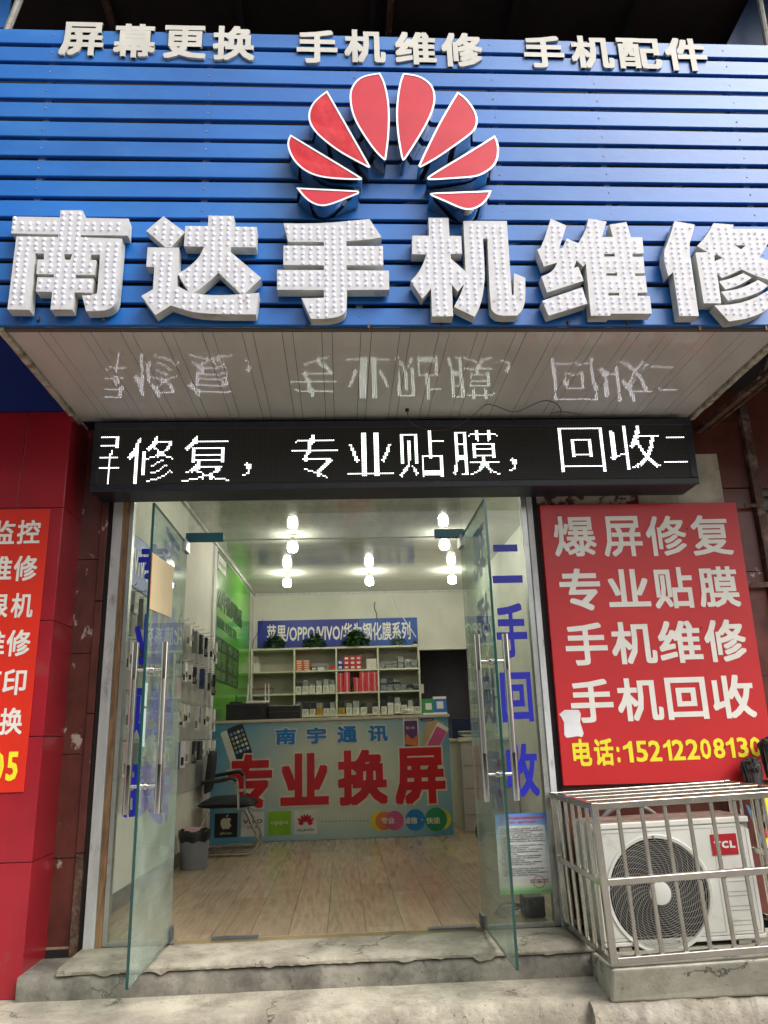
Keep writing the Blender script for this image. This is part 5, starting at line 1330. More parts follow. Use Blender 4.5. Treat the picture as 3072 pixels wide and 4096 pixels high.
# ================================================================== chair and bin
ch_ = thing('office_chair', 'black seated cantilever chair with chrome tubes in front of the counter', 'chair', (-.95, 3.1, 0))
c7c = cr(700, 2900, 500/1659)
tub = mat('chair_chrome', (.55, .54, .50), .15, 1.0)
def Q(x_, y_, Y): return Vector(P(*c7c(x_, y_), 1, Y))
for Y, arm, leg in ((2.84, [(350, 765), (560, 745), (740, 708), (800, 730), (828, 790), (840, 1000), (842, 1120)], [(930, 1120), (1010, 1290), (1085, 1470), (1100, 1560), (1060, 1650), (960, 1690), (700, 1705), (405, 1720)]),
                    (3.36, [(480, 680), (660, 650), (840, 618), (900, 650), (920, 700), (922, 850), (920, 980)], [(975, 1090), (1060, 1260), (1135, 1420), (1135, 1500), (1095, 1565), (1010, 1590), (700, 1600), (405, 1610)])):
    a = [Q(x_, y_, Y) for x_, y_ in arm]; g = [Q(x_, y_, Y) for x_, y_ in leg]
    dz = .014-min(v.z for v in g)
    for v in g[3:]: v.z = max(.013, v.z) if v.z > .03 else .013
    g = catmull(g, 4)
    for v in g: v.z = max(v.z, .013)
    MB().tube(g, .0125, 10).build('leg', tub, ch_, smooth=True)
    aa = catmull(a, 4)
    MB().tube(aa[14:], .0115, 10).build('arm_tube', tub, ch_, smooth=True)
    MB().tube(aa[:15], .017, 10).build('arm_pad', black, ch_, smooth=True)
gl_, gr_ = Q(405, 1720, 2.84), Q(405, 1610, 3.36)
MB().tube([(gl_.x+.02, 2.84, .013), (gl_.x-.0, 3.1, .013), (gl_.x+.02, 3.36, .013)], .0125, 10).build('cross_tube', tub, ch_, smooth=True)
MB().tube([Q(440, 1150, 2.95), (-1.25, 2.95, .20), (-1.27, 2.95, .013)], .0125, 10).build('rear_tube', tub, ch_, smooth=True)
xs0, xs1 = Q(350, 1050, 3.1).x, Q(1075, 1000, 3.1).x
mb = MB(); nx_, ny_ = 14, 10; vs = []
for j in range(ny_+1):
    for i in range(nx_+1):
        u, v = i/nx_, j/ny_; e_ = min(1, 5*min(u, 1-u, v, 1-v))**.5
        x_ = xs0+(xs1-xs0)*u; y_ = 2.87+.46*v
        vs.append((x_, y_, .405+.055*e_+.012*math.sin(u*3)-.015*u))
n1 = len(vs)
for j in range(ny_+1):
    for i in range(nx_+1):
        u, v = i/nx_, j/ny_; e_ = min(1, 5*min(u, 1-u, v, 1-v))**.5
        x_ = xs0+(xs1-xs0)*u; y_ = 2.87+.46*v
        vs.append((x_, y_, .405-.030*e_))
fs = []
for j in range(ny_):
    for i in range(nx_):
        a = j*(nx_+1)+i; fs.append((a, a+1, a+nx_+2, a+nx_+1)); fs.append((n1+a, n1+a+nx_+1, n1+a+nx_+2, n1+a+1))
mb.add(vs, fs); mb.build('seat', blackf, ch_, smooth=True)
mb = MB(); vs = []
prof = [(275, 560, 275, 430), (330, 860, 460, 700)]
bx = lambda v: -1.235+.05*math.sin((v-.45)*2.2)
nz_, ny_ = 12, 10; vs = []
for s_, off in ((0, .0), (1, .05)):
    for j in range(nz_+1):
        v = j/nz_
        for i in range(ny_+1):
            u = i/ny_; e_ = min(1, 4*min(u, 1-u, v, 1-v))**.5
            z_ = .50+.36*v; y_ = 2.90+.40*u
            vs.append((bx(z_)+(.02+.03*e_ if s_ else .02-.025*e_)-.0, y_, z_))
n1 = (nz_+1)*(ny_+1); fs = []
for j in range(nz_):
    for i in range(ny_):
        a = j*(ny_+1)+i; fs.append((a, a+ny_+1, a+ny_+2, a+1)); fs.append((n1+a, n1+a+1, n1+a+ny_+2, n1+a+ny_+1))
mb.add(vs, fs); mb.build('backrest', blackf, ch_, smooth=True)
bn = thing('waste_bin', 'grey round waste bin lined with a black bag, pink paper inside', 'bin', (-1.165, 2.27, 0))
mb = MB(); mb.lathe([(.001, .001), (.098, .001), (.100, .006), (.120, .27), (.123, .275), (.119, .272), (.096, .012), (.001, .010)], (-1.165, 2.27, 0), 28); mb.build('bucket', mat('bin_grey', (.20, .21, .23), .5, var=.05), bn, smooth=True)
mb = MB(); prof = [(.117, .20), (.1255, .232), (.127, .27), (.124, .280), (.114, .278), (.105, .20), (.06, .14), (.001, .12)]
n_ = 28; vs = []
for (r, h) in prof:
    for k in range(n_):
        a = 2*math.pi*k/n_; rr_ = r*(1+.012*math.sin(k*5.3)+.01*math.sin(k*2.1)); vs.append((-1.165+rr_*math.cos(a), 2.27+rr_*math.sin(a), h+.008*math.sin(k*1.7)))
mb.add(vs, [(i*n_+k, i*n_+(k+1) % n_, (i+1)*n_+(k+1) % n_, (i+1)*n_+k) for i in range(len(prof)-1) for k in range(n_)])
mb.build('bin_bag', mat('bin_bag', (.010, .010, .012), .3, bump=.3), bn, smooth=True)
t = thing('pink_paper', 'pink printed paper sticking out of the waste bin', 'paper', (-1.17, 2.26, .25))
MB().hexa([(-1.245, 2.20, .245), (-1.12, 2.19, .245), (-1.12, 2.192, .245), (-1.245, 2.202, .245), (-1.235, 2.24, .305), (-1.115, 2.23, .30), (-1.115, 2.232, .30), (-1.235, 2.242, .305)]).build('sheet', mat('pink_sheet', (.50, .30, .30), .6), t)

# ================================================================== ceiling lamps
bulb = bpy.data.materials.new('bulb_lit'); bulb.use_nodes = True
b0 = bulb.node_tree.nodes['Principled BSDF']; b0.inputs['Emission Color'].default_value = (1.0, .96, .82, 1); b0.inputs['Emission Strength'].default_value = 52.0
sock = mat('lamp_socket', (.30, .31, .26), .5)
protoL = None
lamps = [(-.65, 5.1, 'lit bulb on the ceiling, back row left'), (.365, 5.1, 'lit bulb on the ceiling, back row middle'), (1.40, 5.1, 'lit bulb on the ceiling, back row right'),
         (-.47, 3.25, 'lit bulb on the ceiling, nearer row left'), (1.065, 3.25, 'lit bulb on the ceiling, nearer row right'), (-.42, 1.25, 'lit bulb close behind the transom, left'), (.98, 1.25, 'lit bulb close behind the transom, right')]
for x_, y_, lb in lamps:
    loc = (x_, y_, CZ-.0065)
    if protoL is None:
        t = thing('ceiling_lamp', lb, 'lamp', loc, 'bare bulbs on the shop ceiling')
        MB().lathe([(.001, 0), (.055, 0), (.052, -.012), (.024, -.018), (.022, -.060), (.026, -.072), (.001, -.072)], loc, 20).build('socket', sock, t, smooth=True)
        MB().lathe([(.026, -.0725), (.044, -.086), (.050, -.105), (.050, -.150), (.043, -.166), (.026, -.174), (.001, -.176)], loc, 20).build('bulb', bulb, t, smooth=True)
        protoL = t
    else: dup(protoL, loc, lb)

# ================================================================== notice on the right glass
nt = thing('paper_notice', 'printed paper notice with blue sky header and green foot on the right glass', 'notice', (.88, -.01, .3))
c8 = cr(1800, 3100, 500/1580)
Yn = -.0085
q = [P(*c8(*p_), 1, Yn) for p_ in ((583, 483), (1240, 485), (1288, 1500), (615, 1505))]
xL, xR = (q[0][0]+q[3][0])/2, (q[1][0]+q[2][0])/2; zT, zB = (q[0][2]+q[1][2])/2, (q[2][2]+q[3][2])/2
nm_ = bpy.data.materials.new('notice_print'); nm_.use_nodes = True
n, l = nm_.node_tree.nodes, nm_.node_tree.links; bs_ = n['Principled BSDF']; bs_.inputs['Roughness'].default_value = .5
tc = n.new('ShaderNodeTexCoord'); sp = n.new('ShaderNodeSeparateXYZ'); l.new(tc.outputs['Object'], sp.inputs[0])
mr = n.new('ShaderNodeMapRange'); mr.inputs[1].default_value = zB-.3; mr.inputs[2].default_value = zT-.3; l.new(sp.outputs['Z'], mr.inputs[0])
rp_ = n.new('ShaderNodeValToRGB'); e_ = rp_.color_ramp.elements; e_[0].color = (.20, .45, .16, 1); e_[0].position = .03; e_[1].color = (.08, .22, .62, 1); e_[1].position = 1
for p_, c_ in ((.06, (.35, .58, .30, 1)), (.11, (.62, .66, .50, 1)), (.14, (.68, .62, .56, 1)), (.45, (.66, .68, .62, 1)), (.70, (.42, .55, .66, 1))):
    x = e_.new(p_); x.color = c_
l.new(mr.outputs[0], rp_.inputs[0]); l.new(rp_.outputs[0], bs_.inputs['Base Color'])
B((xL, Yn-.0006, zB), (xR, Yn, zT)).build('sheet', nm_, nt)
W, H_ = xR-xL, zT-zB
B((xL+.05*W, Yn-.0009, zB+.16*H_), (xR-.06*W, Yn-.0007, zT-.155*H_)).build('text_field', mat('notice_field', (.62, .64, .60), .6), nt)
mb = MB()
put(mb, '关于全面启动健康码和新冠疫苗接种记录', xL+.08*W, zT-.075*H_, xR-.06*W, zT-.04*H_, FRY(Yn), .012, 0, .001)
put(mb, '（标识）查验工作的通告', xL+.26*W, zT-.128*H_, xR-.22*W, zT-.095*H_, FRY(Yn), .012, 0, .001)
mb.build('title', mat('notice_red', (.60, .08, .05), .5), nt)
txt = ['为做好常态化疫情防控，坚持免疫屏障，全力保', '障人民群众生命安全和身体健康，现将实施健康码和疫苗', '接种记录“二码”联查有关事项通告如下。', '一、自月20日起，全县办公场所、居民小区、商贸超',
       '市、酒店宾馆、农贸市场、车站、医疗机构、旅游景区等公共', '场所实行健康码和新冠疫苗接种记录“二码”联查，未按', '规定接种疫苗的人员需登记姓名、电话、居住地址等信息后', '方可进入。', '二、县各级党政机关、企事业单位举办的会议、培训等，',
       '未按要求接种疫苗人员不得参加。', '三、县所有中小学（含中职学校）、幼儿园开学前对师', '生及共同生活的家人落实健康码和新冠疫苗接种记', '录“二码”核查。', '四、各工贸企业、公共服务行业单位落实经营管理者',
       '和员工必须落实主体责任，各部门督促落实安全生', '产行业单位防控重点监管。', '五、因未接种新冠疫苗（有禁忌症除外）导致新冠病', '毒感染的，将依法追究责任，依法依规严肃', '处理。', '六、请广大居民出入全县公共场所、居住小区时，积极', '配合做好“二码”查验要求，为避免因未接种疫', '苗不能正常出行和工作不便，请您尽快到附近接种点的', '接种。全民接种、健康全民共享、早种快种。']
mb = MB(); top = zT-.185*H_; dh = (.60*H_)/len(txt)
for k, s_ in enumerate(txt):
    wfull = .84*W; w_ = wfull*min(1, len(s_)/26); x0 = xL+.08*W+(0 if k % 3 else .04*W)
    put(mb, s_, x0, top-dh*(k+.75), min(x0+w_, xR-.07*W), top-dh*(k+.05), FRY(Yn), .006, 0, .0012)
put(mb, '县新冠肺炎疫情', xL+.58*W, zB+.155*H_, xL+.92*W, zB+.172*H_, FRY(Yn), .006, 0, .0014)
put(mb, '防控应急指挥部办公室', xL+.58*W, zB+.128*H_, xL+.92*W, zB+.145*H_, FRY(Yn), .006, 0, .0014)
mb.build('body_text', mat('notice_ink', (.10, .10, .11), .6), nt)
mb = MB(); cx, cz = xL+.75*W, zB+.14*H_
for r_ in (.030,):
    k_ = 28; vs = []
    for i in range(k_):
        a = 2*math.pi*i/k_; vs += [(cx+r_*math.cos(a), Yn-.0030, cz+r_*math.sin(a)), (cx+(r_-.0028)*math.cos(a), Yn-.0030, cz+(r_-.0028)*math.sin(a))]
    mb.add(vs, [(2*i, (2*i+2) % (2*k_), (2*i+3) % (2*k_), 2*i+1) for i in range(k_)])
vs = [(cx+(.009 if i % 2 == 0 else .004)*math.sin(math.pi*i/5), Yn-.0030, cz+(.009 if i % 2 == 0 else .004)*math.cos(math.pi*i/5)) for i in range(10)]
mb.add(vs, [tuple(reversed(range(10)))]); mb.build('seal', mat('seal_red', (.45, .05, .06), .6), nt, kind='stuff')

# black box with cords behind the right glass
t = thing('power_box', 'black plastic box with tangled cords on the floor behind the right glass', 'power box', (1.0, .2, 0))
B((.95, .14, .001), (1.06, .26, .10)).build('box', black, t, bevel=.006)
for k in range(3):
    q = [Vector((.95, .18+.02*k, .05)), Vector((.86, .16+.05*k, .03+.01*k)), Vector((.80, .22, .008)), Vector((.84, .15+.04*k, .008)), Vector((.90, .30+.1*k, .008))]
    MB().tube(catmull(q), .005, 6).build('cord', black, t, smooth=True)
t = thing('black_bag', 'small black bag hanging behind the right door hinge', 'bag', (1.0, 3.2, .2))
bmx = bmesh.new(); bmesh.ops.create_uvsphere(bmx, u_segments=12, v_segments=8, radius=1)
mb = MB(); c_ = P(1922, 3325, 1, 3.2); mb.add([(c_[0]+v.co.x*.05, 3.2+v.co.y*.04, c_[2]+v.co.z*.08) for v in bmx.verts], [tuple(v.index for v in f.verts) for f in bmx.faces]); bmx.free(); mb.build('pouch', blackf, t, smooth=True)

# ================================================================== plinth, AC unit and steel cage
mb = MB()
mb.hexa([(1.105, -.700, -.155), (3.4, -.722, -.155), (3.4, .01, -.155), (1.165, .01, -.155), (1.100, -.768, -.012), (3.4, -.79, .030), (3.4, .01, -.055), (1.165, .01, -.075)])
plo = mb.build('concrete_plinth', concretew, kind='structure', bevel=.012, seg=3)
AY0, AY1 = -.40, -.12; AX0, AX1, AZ0, AZ1 = 1.195, 1.962, -.018, .515
ac = thing('air_conditioner', 'white outdoor air conditioner unit with a round fan grille inside the cage', 'air conditioner', ((AX0+AX1)/2, -.26, AZ0), rot=(0, -R_(.9), 0))
B((AX0, AY0+.012, AZ0+.020), (AX1, AY1, AZ1-.03)).build('casing', acw, ac, bevel=.006)
FX, FZ, FR = 1.483, .198, .243
# front plate with round opening
mb = MB(); n_ = 64; vs = []
x0, x1, z0, z1 = AX0+.002, AX1-.002, AZ0+.022, AZ1-.032
for i in range(n_):
    a = 2*math.pi*i/n_; ca, sa = math.cos(a), math.sin(a)
    vs.append((FX+FR*ca, AY0, FZ+FR*sa))
sqp = []
for i in range(n_):
    a = 2*math.pi*i/n_; ca, sa = math.cos(a), math.sin(a)
    tx = ((x1-FX)/ca if ca > 1e-6 else (x0-FX)/ca if ca < -1e-6 else 1e9); tz = ((z1-FZ)/sa if sa > 1e-6 else (z0-FZ)/sa if sa < -1e-6 else 1e9)
    t_ = min(tx, tz); sqp.append((FX+ca*t_, AY0, FZ+sa*t_))
vs += sqp
vs += [(FX+(FR-.006)*math.cos(2*math.pi*i/n_), AY0+.010, FZ+(FR-.006)*math.sin(2*math.pi*i/n_)) for i in range(n_)]
fs = [(i, (i+1) % n_, n_+(i+1) % n_, n_+i) for i in range(n_)]+[(2*n_+i, 2*n_+(i+1) % n_, (i+1) % n_, i) for i in range(n_)]
mb.add(vs, fs); 
mb.add([(x0, AY0, z0), (x1, AY0, z0), (x1, AY0+.012, z0), (x0, AY0+.012, z0), (x0, AY0, z1), (x1, AY0, z1), (x1, AY0+.012, z1), (x0, AY0+.012, z1)], [(0, 3, 2, 1), (4, 5, 6, 7), (1, 2, 6, 5), (3, 0, 4, 7)])
mb.build('front_panel', acw, ac)
mb = MB(); mb.lathe([(FR-.004, AY0-.004), (FR+.010, AY0-.006), (FR+.014, AY0-.001)], (FX, 0, FZ), 64, axis='Y'); mb.build('grille_ring', acw, ac, smooth=True)
mb = MB(); mb.disc((FX, AY0+.0118, FZ), FR-.004, 48); mb.build('fan_well', darkback, ac)
bl = MB()
for k in range(3):
    a0 = 2*math.pi*k/3+.4; vs = []
    for j in range(9):
        a = a0+j*.19
        vs += [(FX+.045*math.cos(a), AY0+.0105, FZ+.045*math.sin(a)), (FX+.215*math.cos(a+.35), AY0+.0085, FZ+.215*math.sin(a+.35))]
    bl.add(vs, [(2*j, 2*j+1, 2*j+3, 2*j+2) for j in range(8)])
bl.build('fan_blades', mat('fan_grey', (.018, .018, .018), .5), ac, kind='stuff')
mb = MB()
for k in range(20):
    r = .048+k*(FR-.056)/19.5
    m_ = 40
    mb.tube([(FX+r*math.cos(2*math.pi*i/m_), AY0-.006+.004*math.sin(k*.2), FZ+r*math.sin(2*math.pi*i/m_)) for i in range(m_+1)], .0012, 4, caps=False)
for k in range(30):
    a0 = 2*math.pi*k/30
    mb.tube([(FX+(.045+(FR-.048)*s_)*math.cos(a0+1.15*s_), AY0-.008, FZ+(.045+(FR-.048)*s_)*math.sin(a0+1.15*s_)) for s_ in [j/7 for j in range(8)]], .0011, 4, caps=False)
mb.build('wire_grille', acgr, ac, smooth=True, kind='stuff')
mb = MB(); mb.lathe([(.052, AY0-.006), (.050, AY0-.013), (.030, AY0-.016), (.001, AY0-.017)], (FX, 0, FZ), 28, axis='Y'); mb.build('hub_cap', acw, ac, smooth=True)
B((AX0-.004, AY0-.004, AZ1-.030), (AX1+.004, AY1+.004, AZ1-.003)).build('lid', acw, ac, bevel=.005)
B((AX0+.004, AY0+.010, AZ1-.003), (AX1-.004, AY1-.004, AZ1+.0)).build('dusty_top', actop, ac)
B((AX0, AY0-.002, AZ0), (AX1, AY1, AZ0+.018)).build('base_tray', acw, ac, bevel=.003)
for xx in (AX0+.06, AX1-.14): B((xx, AY0-.01, AZ0-.018), (xx+.06, AY1, AZ0-.001)).build('foot', steel, ac)
# badge
a, b_ = cr(2500, 2900, 572/1265)(795, 955), cr(2500, 2900, 572/1265)(1068, 1122)
u0, v0, u1, v1 = pbox(a[0], a[1], b_[0], b_[1], AY0); dz_ = -.007
u0, u1 = 1.765, 1.893; v0, v1 = .345, .438
bd = B((u0, AY0-.003, v0), (u1, AY0-.0005, v1)).build('badge', tclred, ac)
mb = MB(); w = u1-u0
for ch, a, b_ in (('T', .10, .36), ('C', .39, .65), ('L', .70, .90)): put(mb, ch, u0+w*a, v0+.030, u0+w*b_, v0+.062, FRY(AY0-.003), .05, 0, .0004)
mb.build('badge_lettering', whitep, bd)
for k in range(5):
    for j in range(2):
        zz_ = .245-k*.062-j*.018
        B((AX1-.150, AY0-.0012, zz_), (AX1-.035, AY0-.0002, zz_+.0022)).build('vent_line', acgr, ac)
# embossed frame lines
em = MB()
for (xa, za, xb, zb) in ((AX0+.012, z0+.012, AX1-.185, z0+.014), (AX0+.012, z1-.016, AX1-.185, z1-.014), (AX0+.012, z0+.014, AX0+.014, z1-.016), (AX1-.187, z0+.014, AX1-.185, z1-.016),
                         (AX1-.165, z0+.012, AX1-.018, z0+.014), (AX1-.165, z1-.016, AX1-.018, z1-.014), (AX1-.165, z0+.014, AX1-.163, z1-.016), (AX1-.020, z0+.014, AX1-.018, z1-.016)):
    em.box((xa, AY0-.0012, za), (xb, AY0-.0002, zb))
em.build('embossed_lines', acgr, ac, kind='stuff')
B((AX1+.0005, AY0+.06, .05), (AX1+.030, AY1-.05, .42)).build('valve_cover', acw, ac, bevel=.006)
for xx, zz_ in ((FX, FZ+FR+.003), (FX+.01, FZ-FR-.003), (AX0+.13, AZ0+.010), (AX1-.42, AZ0+.010)): 
    mb = MB(); mb.lathe([(.006, AY0-.009), (.005, AY0-.011), (.0005, AY0-.0115)], (xx, 0, zz_), 10, axis='Y'); mb.build('screw', steel, ac, smooth=True)

cg = thing('steel_cage', 'stainless steel bar cage around the air conditioner on the concrete plinth', 'cage', (1.10, -.77, .0), rot=(0, -R_(1.7), 0))
CX0, CX1, CY0, CY1, CZ0, CZ1 = 1.10, 2.075, -.77, -.045, .0, .635
s_ = .030
def bar(a, b_, nm='rail'): return B(a, b_).build(nm, steel, cg, bevel=.003)
for x_, y_ in ((CX0, CY0), (CX1-s_, CY0), (CX0, CY1-s_), (CX1-s_, CY1-s_)): bar((x_, y_, CZ0), (x_+s_, y_+s_, CZ1), 'post')
for z_, nm in ((CZ1-s_-.0, 'top'), (.300, 'mid'), (CZ0, 'low')):
    bar((CX0+s_, CY0+.001, z_), (CX1-s_, CY0+s_-.001, z_+s_-.002))
    bar((CX0+.001, CY0+s_, z_), (CX0+s_-.001, CY1-s_, z_+s_-.002))
    bar((CX1-s_+.001, CY0+s_, z_), (CX1-.001, CY1-s_, z_+s_-.002))
    if nm != 'mid': bar((CX0+s_, CY1-s_+.001, z_), (CX1-s_, CY1-.001, z_+s_-.002))
for k in range(1, 9):
    xx = CX0+.015+k*(CX1-CX0-.03)/9
    for za, zb in ((CZ0+.027, .301), (.327, CZ1-.029)): MB().tube([(xx, CY0+.015, za), (xx, CY0+.015, zb)], .0095, 12).build('bar', steel, cg, smooth=True)
for k in range(1, 6):
    yy = CY0+.015+k*(CY1-CY0-.03)/6
    for xx in (CX0+.015, CX1-.015):
        for za, zb in ((CZ0+.027, .301), (.327, CZ1-.029)): MB().tube([(xx, yy, za), (xx, yy, zb)], .0095, 12).build('bar', steel, cg, smooth=True)
for k in range(1, 4):
    yy = CY0+.015+k*(CY1-CY0-.03)/4
    B((CX0+s_, yy-.009, CZ1-.022), (CX1-s_, yy+.009, CZ1-.004)).build('top_bar', steel, cg, bevel=.002)

# grey ring leaning behind the unit
t = thing('plastic_ring', 'grey plastic hoop leaning on the wall behind the air conditioner', 'hoop', (1.49, -.06, .33))
MB().tube([(1.49+.20*math.cos(a), -.075, .36+.20*math.sin(a)) for a in [2*math.pi*i/40 for i in range(41)]], .013, 8, caps=False).build('hoop', mat('hoop_grey', (.20, .19, .18), .6), t, smooth=True)

# ---------------------------------------------------------------- mops
cM = cr(2500, 2900, 572/1265)
def mop(label, head, tail, Y, rk, nst, hand):
    h = Vector(P(*cM(*head), 1, Y)); e_ = Vector(P(*cM(*tail), 1, Y))
    t = thing('mop', label, 'mop', tuple(h))
    a, b_ = Vector(P(*cM(*hand[0]), 1, Y-.015)), Vector(P(*cM(*hand[1]), 1, Y-.015))
    MB().tube([a, b_], .009, 8).build('handle', mat('mop_handle%d' % nst, (.40, .36, .30), .5, stain=(.15, .12, .1), samt=.4, ss=30), t, smooth=True)
    mb = MB()
    for k in range(nst):
        a0 = rnd(0, 6.28); r0 = rnd(.3, 1.0)*rk
        p0 = h+Vector((math.cos(a0)*r0*.5, rnd(-.02, .02), rk*.5+rnd(-.01, .01)))
        p1 = h+Vector((math.cos(a0)*r0*1.1, math.sin(a0)*.03, rnd(.0, .03)))
        f = rnd(.4, 1.0)
        p2 = h.lerp(e_, f*.5)+Vector((math.cos(a0)*r0*.8, math.sin(a0)*.03, 0)); p3 = h.lerp(e_, f)+Vector((math.cos(a0)*r0*.4+rnd(-.01, .01), math.sin(a0)*.02, 0))
        mb.tube(catmull([p0, p1, p2, p3], 4), .0035, 5)
    for k in range(34):
        ax_a, ax_b = rnd(0, 6.28), rnd(-1, 1); R3 = Matrix.Rotation(ax_a, 3, 'Y') @ Matrix.Rotation(ax_b, 3, 'X')
        q = []
        for i in range(9):
            a1 = i/8*rnd(3.8, 4.2)+k; v_ = R3 @ Vector((math.cos(a1)*rk*.62, math.sin(a1)*rk*.30, math.sin(a1*.8)*rk*.50)); q.append(h+v_+Vector((0, -.02, .01)))
        mb.tube(q, .0042, 5)
    mb.build('yarn', mopm, t, smooth=True, kind='stuff')
mop('dark string mop resting head up over the right end of the steel cage', (1115, 370), (1200, 860), -.115, .052, 90, ((1150, 400), (1235, 860)))
mop('second dark string mop head at the right edge beside the red sign', (1265, 190), (1290, 470), -.115, .050, 70, ((1280, 230), (1330, 900)))
t = thing('flyer', 'colourful flyer in yellow, red and blue on the wall at the right edge', 'flyer', (2.2, -.03, .1))
mb = MB(); q = [P(*cM(*p_), 1, -.03) for p_ in ((1235, 600), (1330, 600), (1340, 1090), (1250, 1090))]
q2 = [P(*cM(*p_), 1, -.034) for p_ in ((1200, 920), (1340, 905), (1345, 985), (1205, 1000))]
mb.add([tuple(v) for v in q], [(0, 3, 2, 1)], 0); mb.add([tuple(v) for v in q2], [(0, 3, 2, 1)], 1)
u0, v0, u1, v1 = pbox(*cM(1205, 940), *cM(1238, 980), -.036); put(mb, '安', u0, v0, u1, v1, FRY(-.036), .02, 2)
mb.build('sheet', [signy, redpaper, signy], t)
q3 = [P(*cM(*p_), 1, -.032) for p_ in ((1065, 700), (1100, 720), (1240, 1090), (1215, 1060))]
mb = MB(); mb.add([tuple(v) for v in q3], [(0, 3, 2, 1)]); mb.build('blue_edge', app[1], t)

# ---------------------------------------------------------------- brackets on the right under the soffit
c2r = cr(2600, 1300, 472/1160)
t = thing('rusty_bracket', 'rusty diagonal steel bracket under the right end of the soffit', 'bracket', (2.3, -.5, 2.7))
a, b_ = P(*c2r(470, 1040), 1, -.02), P(*c2r(1080, 545), 2, 2.78)
d = Vector(b_)-Vector(a); b2_ = Vector(b_)+d*.5
mb = MB(); mb.tube([a, b2_], .024, 4); mb.build('brace', rust, t)
MB().tube([Vector(a)+Vector((.035, 0, -.02)), Vector(b_)+Vector((.035, 0, -.02))], .008, 6).build('rib', rust, t)
a, b_ = P(*c2r(1085, 530), 2, 2.78), P(*c2r(1150, 330), 2, 2.95)
t = thing('steel_pipe', 'short pale steel pipe standing on the rusty bracket at the right', 'pipe', tuple(a)); MB().tube([a, b_], .016, 8).build('pipe', graytube, t)
B((2.10, -.9, 2.95), (4.0, .0, 2.99)).build('sky_gap_board', darkback, None, label='dark sheet added to close the sky gap right of the soffit', cat='sheet')  # added board, keeps bright sky from showing beside the soffit
# wires under the LED display
t = thing('loose_wire', 'thin black wire loop hanging under the right part of the display', 'wire', (1.5, -.1, 2.3))
q = [P(*p_, 1, -.07) for p_ in ((2490, 1940), (2530, 1955), (2565, 1950), (2590, 1935), (2600, 1925))]
MB().tube(catmull([Vector(v) for v in q]), .003, 5).build('wire', black, t, smooth=True)
# small litter on the steps
for px, py, z_, c_, lb in ((1090, 3925, -.14, (.6, .45, .1), 'tiny yellow scrap on the platform below the step'), (1845, 3897, -.14, (.6, .6, .55), 'tiny white scrap on the platform at the right')):
    v = P(px, py, 2, z_+.004); t = thing('scrap', lb, 'scrap', tuple(v)); MB().hexa([(v[0]-.008, v[1]-.005, z_+.001), (v[0]+.007, v[1]-.006, z_+.001), (v[0]+.008, v[1]+.004, z_+.001), (v[0]-.006, v[1]+.005, z_+.001), (v[0]-.006, v[1]-.004, z_+.008), (v[0]+.005, v[1]-.005, z_+.006), (v[0]+.006, v[1]+.003, z_+.009), (v[0]-.005, v[1]+.003, z_+.006)]).build('scrap', mat('scrap%d' % px, c_, .6), t)

# ================================================================== street behind the viewer (seen only in reflections)
ob = MB(); rw = random.Random(3)
obm = mat('opposite_render', (.34, .31, .26), .8, var=.15, vs=.4); obw = mat('opposite_window', (.03, .035, .04), .1)
for (x0, x1, h, y) in ((-30, -9.5, 25, -17), (-9.3, -1.5, 10.5, -16), (-1.3, 9, 5.2, -17), (9.2, 30, 7, -16)):
    ob.box((x0, y-8, GZ), (x1, y, h), 0)
    zz_ = 3.6
    while zz_+1.6 < h:
        xx = x0+.9
        while xx+1.5 < x1: ob.box((xx, y+.001, zz_), (xx+1.5, y+.02, zz_+1.4), 1); xx += 2.7
        zz_ += 3.0
    ob.box((x0+.4, y+.001, .1), (x1-.4, y+.02, 2.7), 1)
ob.build('opposite_buildings', [obm, obw], kind='structure')

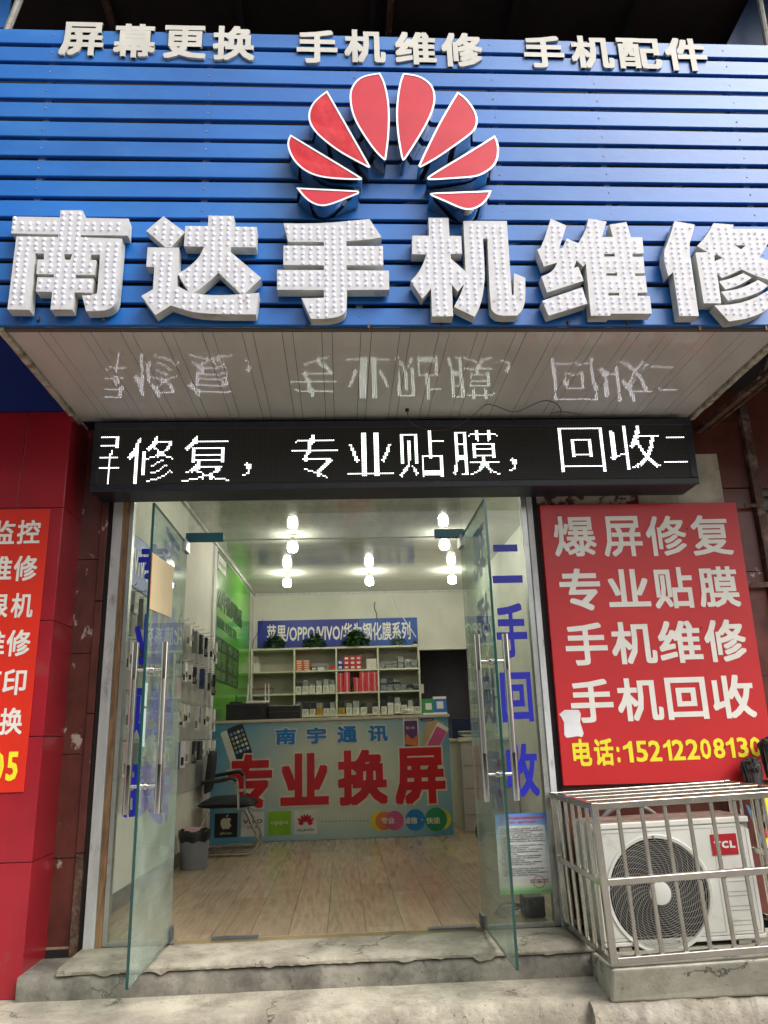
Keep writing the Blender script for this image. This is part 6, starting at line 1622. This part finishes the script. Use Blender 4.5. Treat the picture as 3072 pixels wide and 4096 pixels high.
# ================================================================== small wear and fixings
rst = mat('rust_spot', (.10, .035, .02), .8, var=.3, vs=60)
rs = [o for o in bpy.data.objects if o.name.startswith('advertising_sign') and 'phone' in o.get('label', '')][0]
for px, py in ((2748, 2115), (2805, 2512), (2230, 2060), (2900, 2985)):
    v = P(px, py, 1, -.0465); mb = MB(); mb.lathe([(.0055, -.0466), (.004, -.0485), (.0004, -.049)], (v[0], 0, v[2]), 8, axis='Y'); mb.build('screw', rst, rs)
scr = MB()
for i, z0 in enumerate(zt):
    for px in (-1.365, -.605, .105, .795, 1.315, 2.015, 2.715):
        zz_ = z0+.043+rnd(-.01, .01); x_ = px+rnd(-.004, .004)
        scr.lathe([(.0042, YF-.0008), (.003, YF-.0024), (.0003, YF-.0028)], (x_, 0, zz_), 7, axis='Y')
scr.build('rivets', graytube, fa, kind='stuff')
# grit and litter along the steps
gr_ = MB(); g2 = random.Random(11)
for k in range(900):
    edge = g2.random()
    if edge < .5: x_, y_, z_ = g2.uniform(-1.5, 1.1), -.37-abs(g2.gauss(0, .03)), -.141
    elif edge < .62: x_, y_, z_ = g2.uniform(-1.2, 1.1), g2.uniform(-.33, -.03), -.013
    else: x_, y_, z_ = g2.uniform(-2., 1.05), g2.uniform(-.66, -.37), -.141
    r = g2.uniform(.0012, .0038)*(1.8 if g2.random() < .03 else 1)
    vs = [(x_+r*g2.uniform(.6, 1.3)*math.cos(a), y_+r*g2.uniform(.6, 1.3)*math.sin(a), z_) for a in (0, 1.57, 3.14, 4.71)]+[(x_, y_, z_+r*g2.uniform(.6, 1.1))]
    gr_.add(vs, [(0, 1, 4), (1, 2, 4), (2, 3, 4), (3, 0, 4)])
gr_.build('grit', mat('grit', (.16, .14, .11), .9, var=.5, vs=90, hue2=(.42, .38, .3)), kind='stuff', label='scattered grit and crumbs on the concrete steps', cat='grit')
# weld beads on the cage
for k in range(1, 9):
    xx = CX0+.015+k*(CX1-CX0-.03)/9
    for z_ in (CZ0+.029, CZ1-.031, .299, .329):
        MB().box((xx-.0115, CY0+.004, z_-.0025), (xx+.0115, CY0+.026, z_+.0025)).build('weld', graytube, cg, bevel=.002, seg=1)
# insulated pipes and cable from the unit into the wall
q = [Vector((1.985, -.22, .12)), Vector((2.03, -.20, .10)), Vector((2.045, -.12, .18)), Vector((2.03, -.03, .30)), Vector((2.03, .0, .32))]
t = thing('insulated_pipe', 'pale wrapped pipe curling from the air conditioner side into the red wall', 'pipe', tuple(q[0]))
MB().tube(catmull(q), .014, 8).build('pipe', mat('pipe_wrap', (.45, .43, .38), .8, var=.15, vs=30), t, smooth=True)
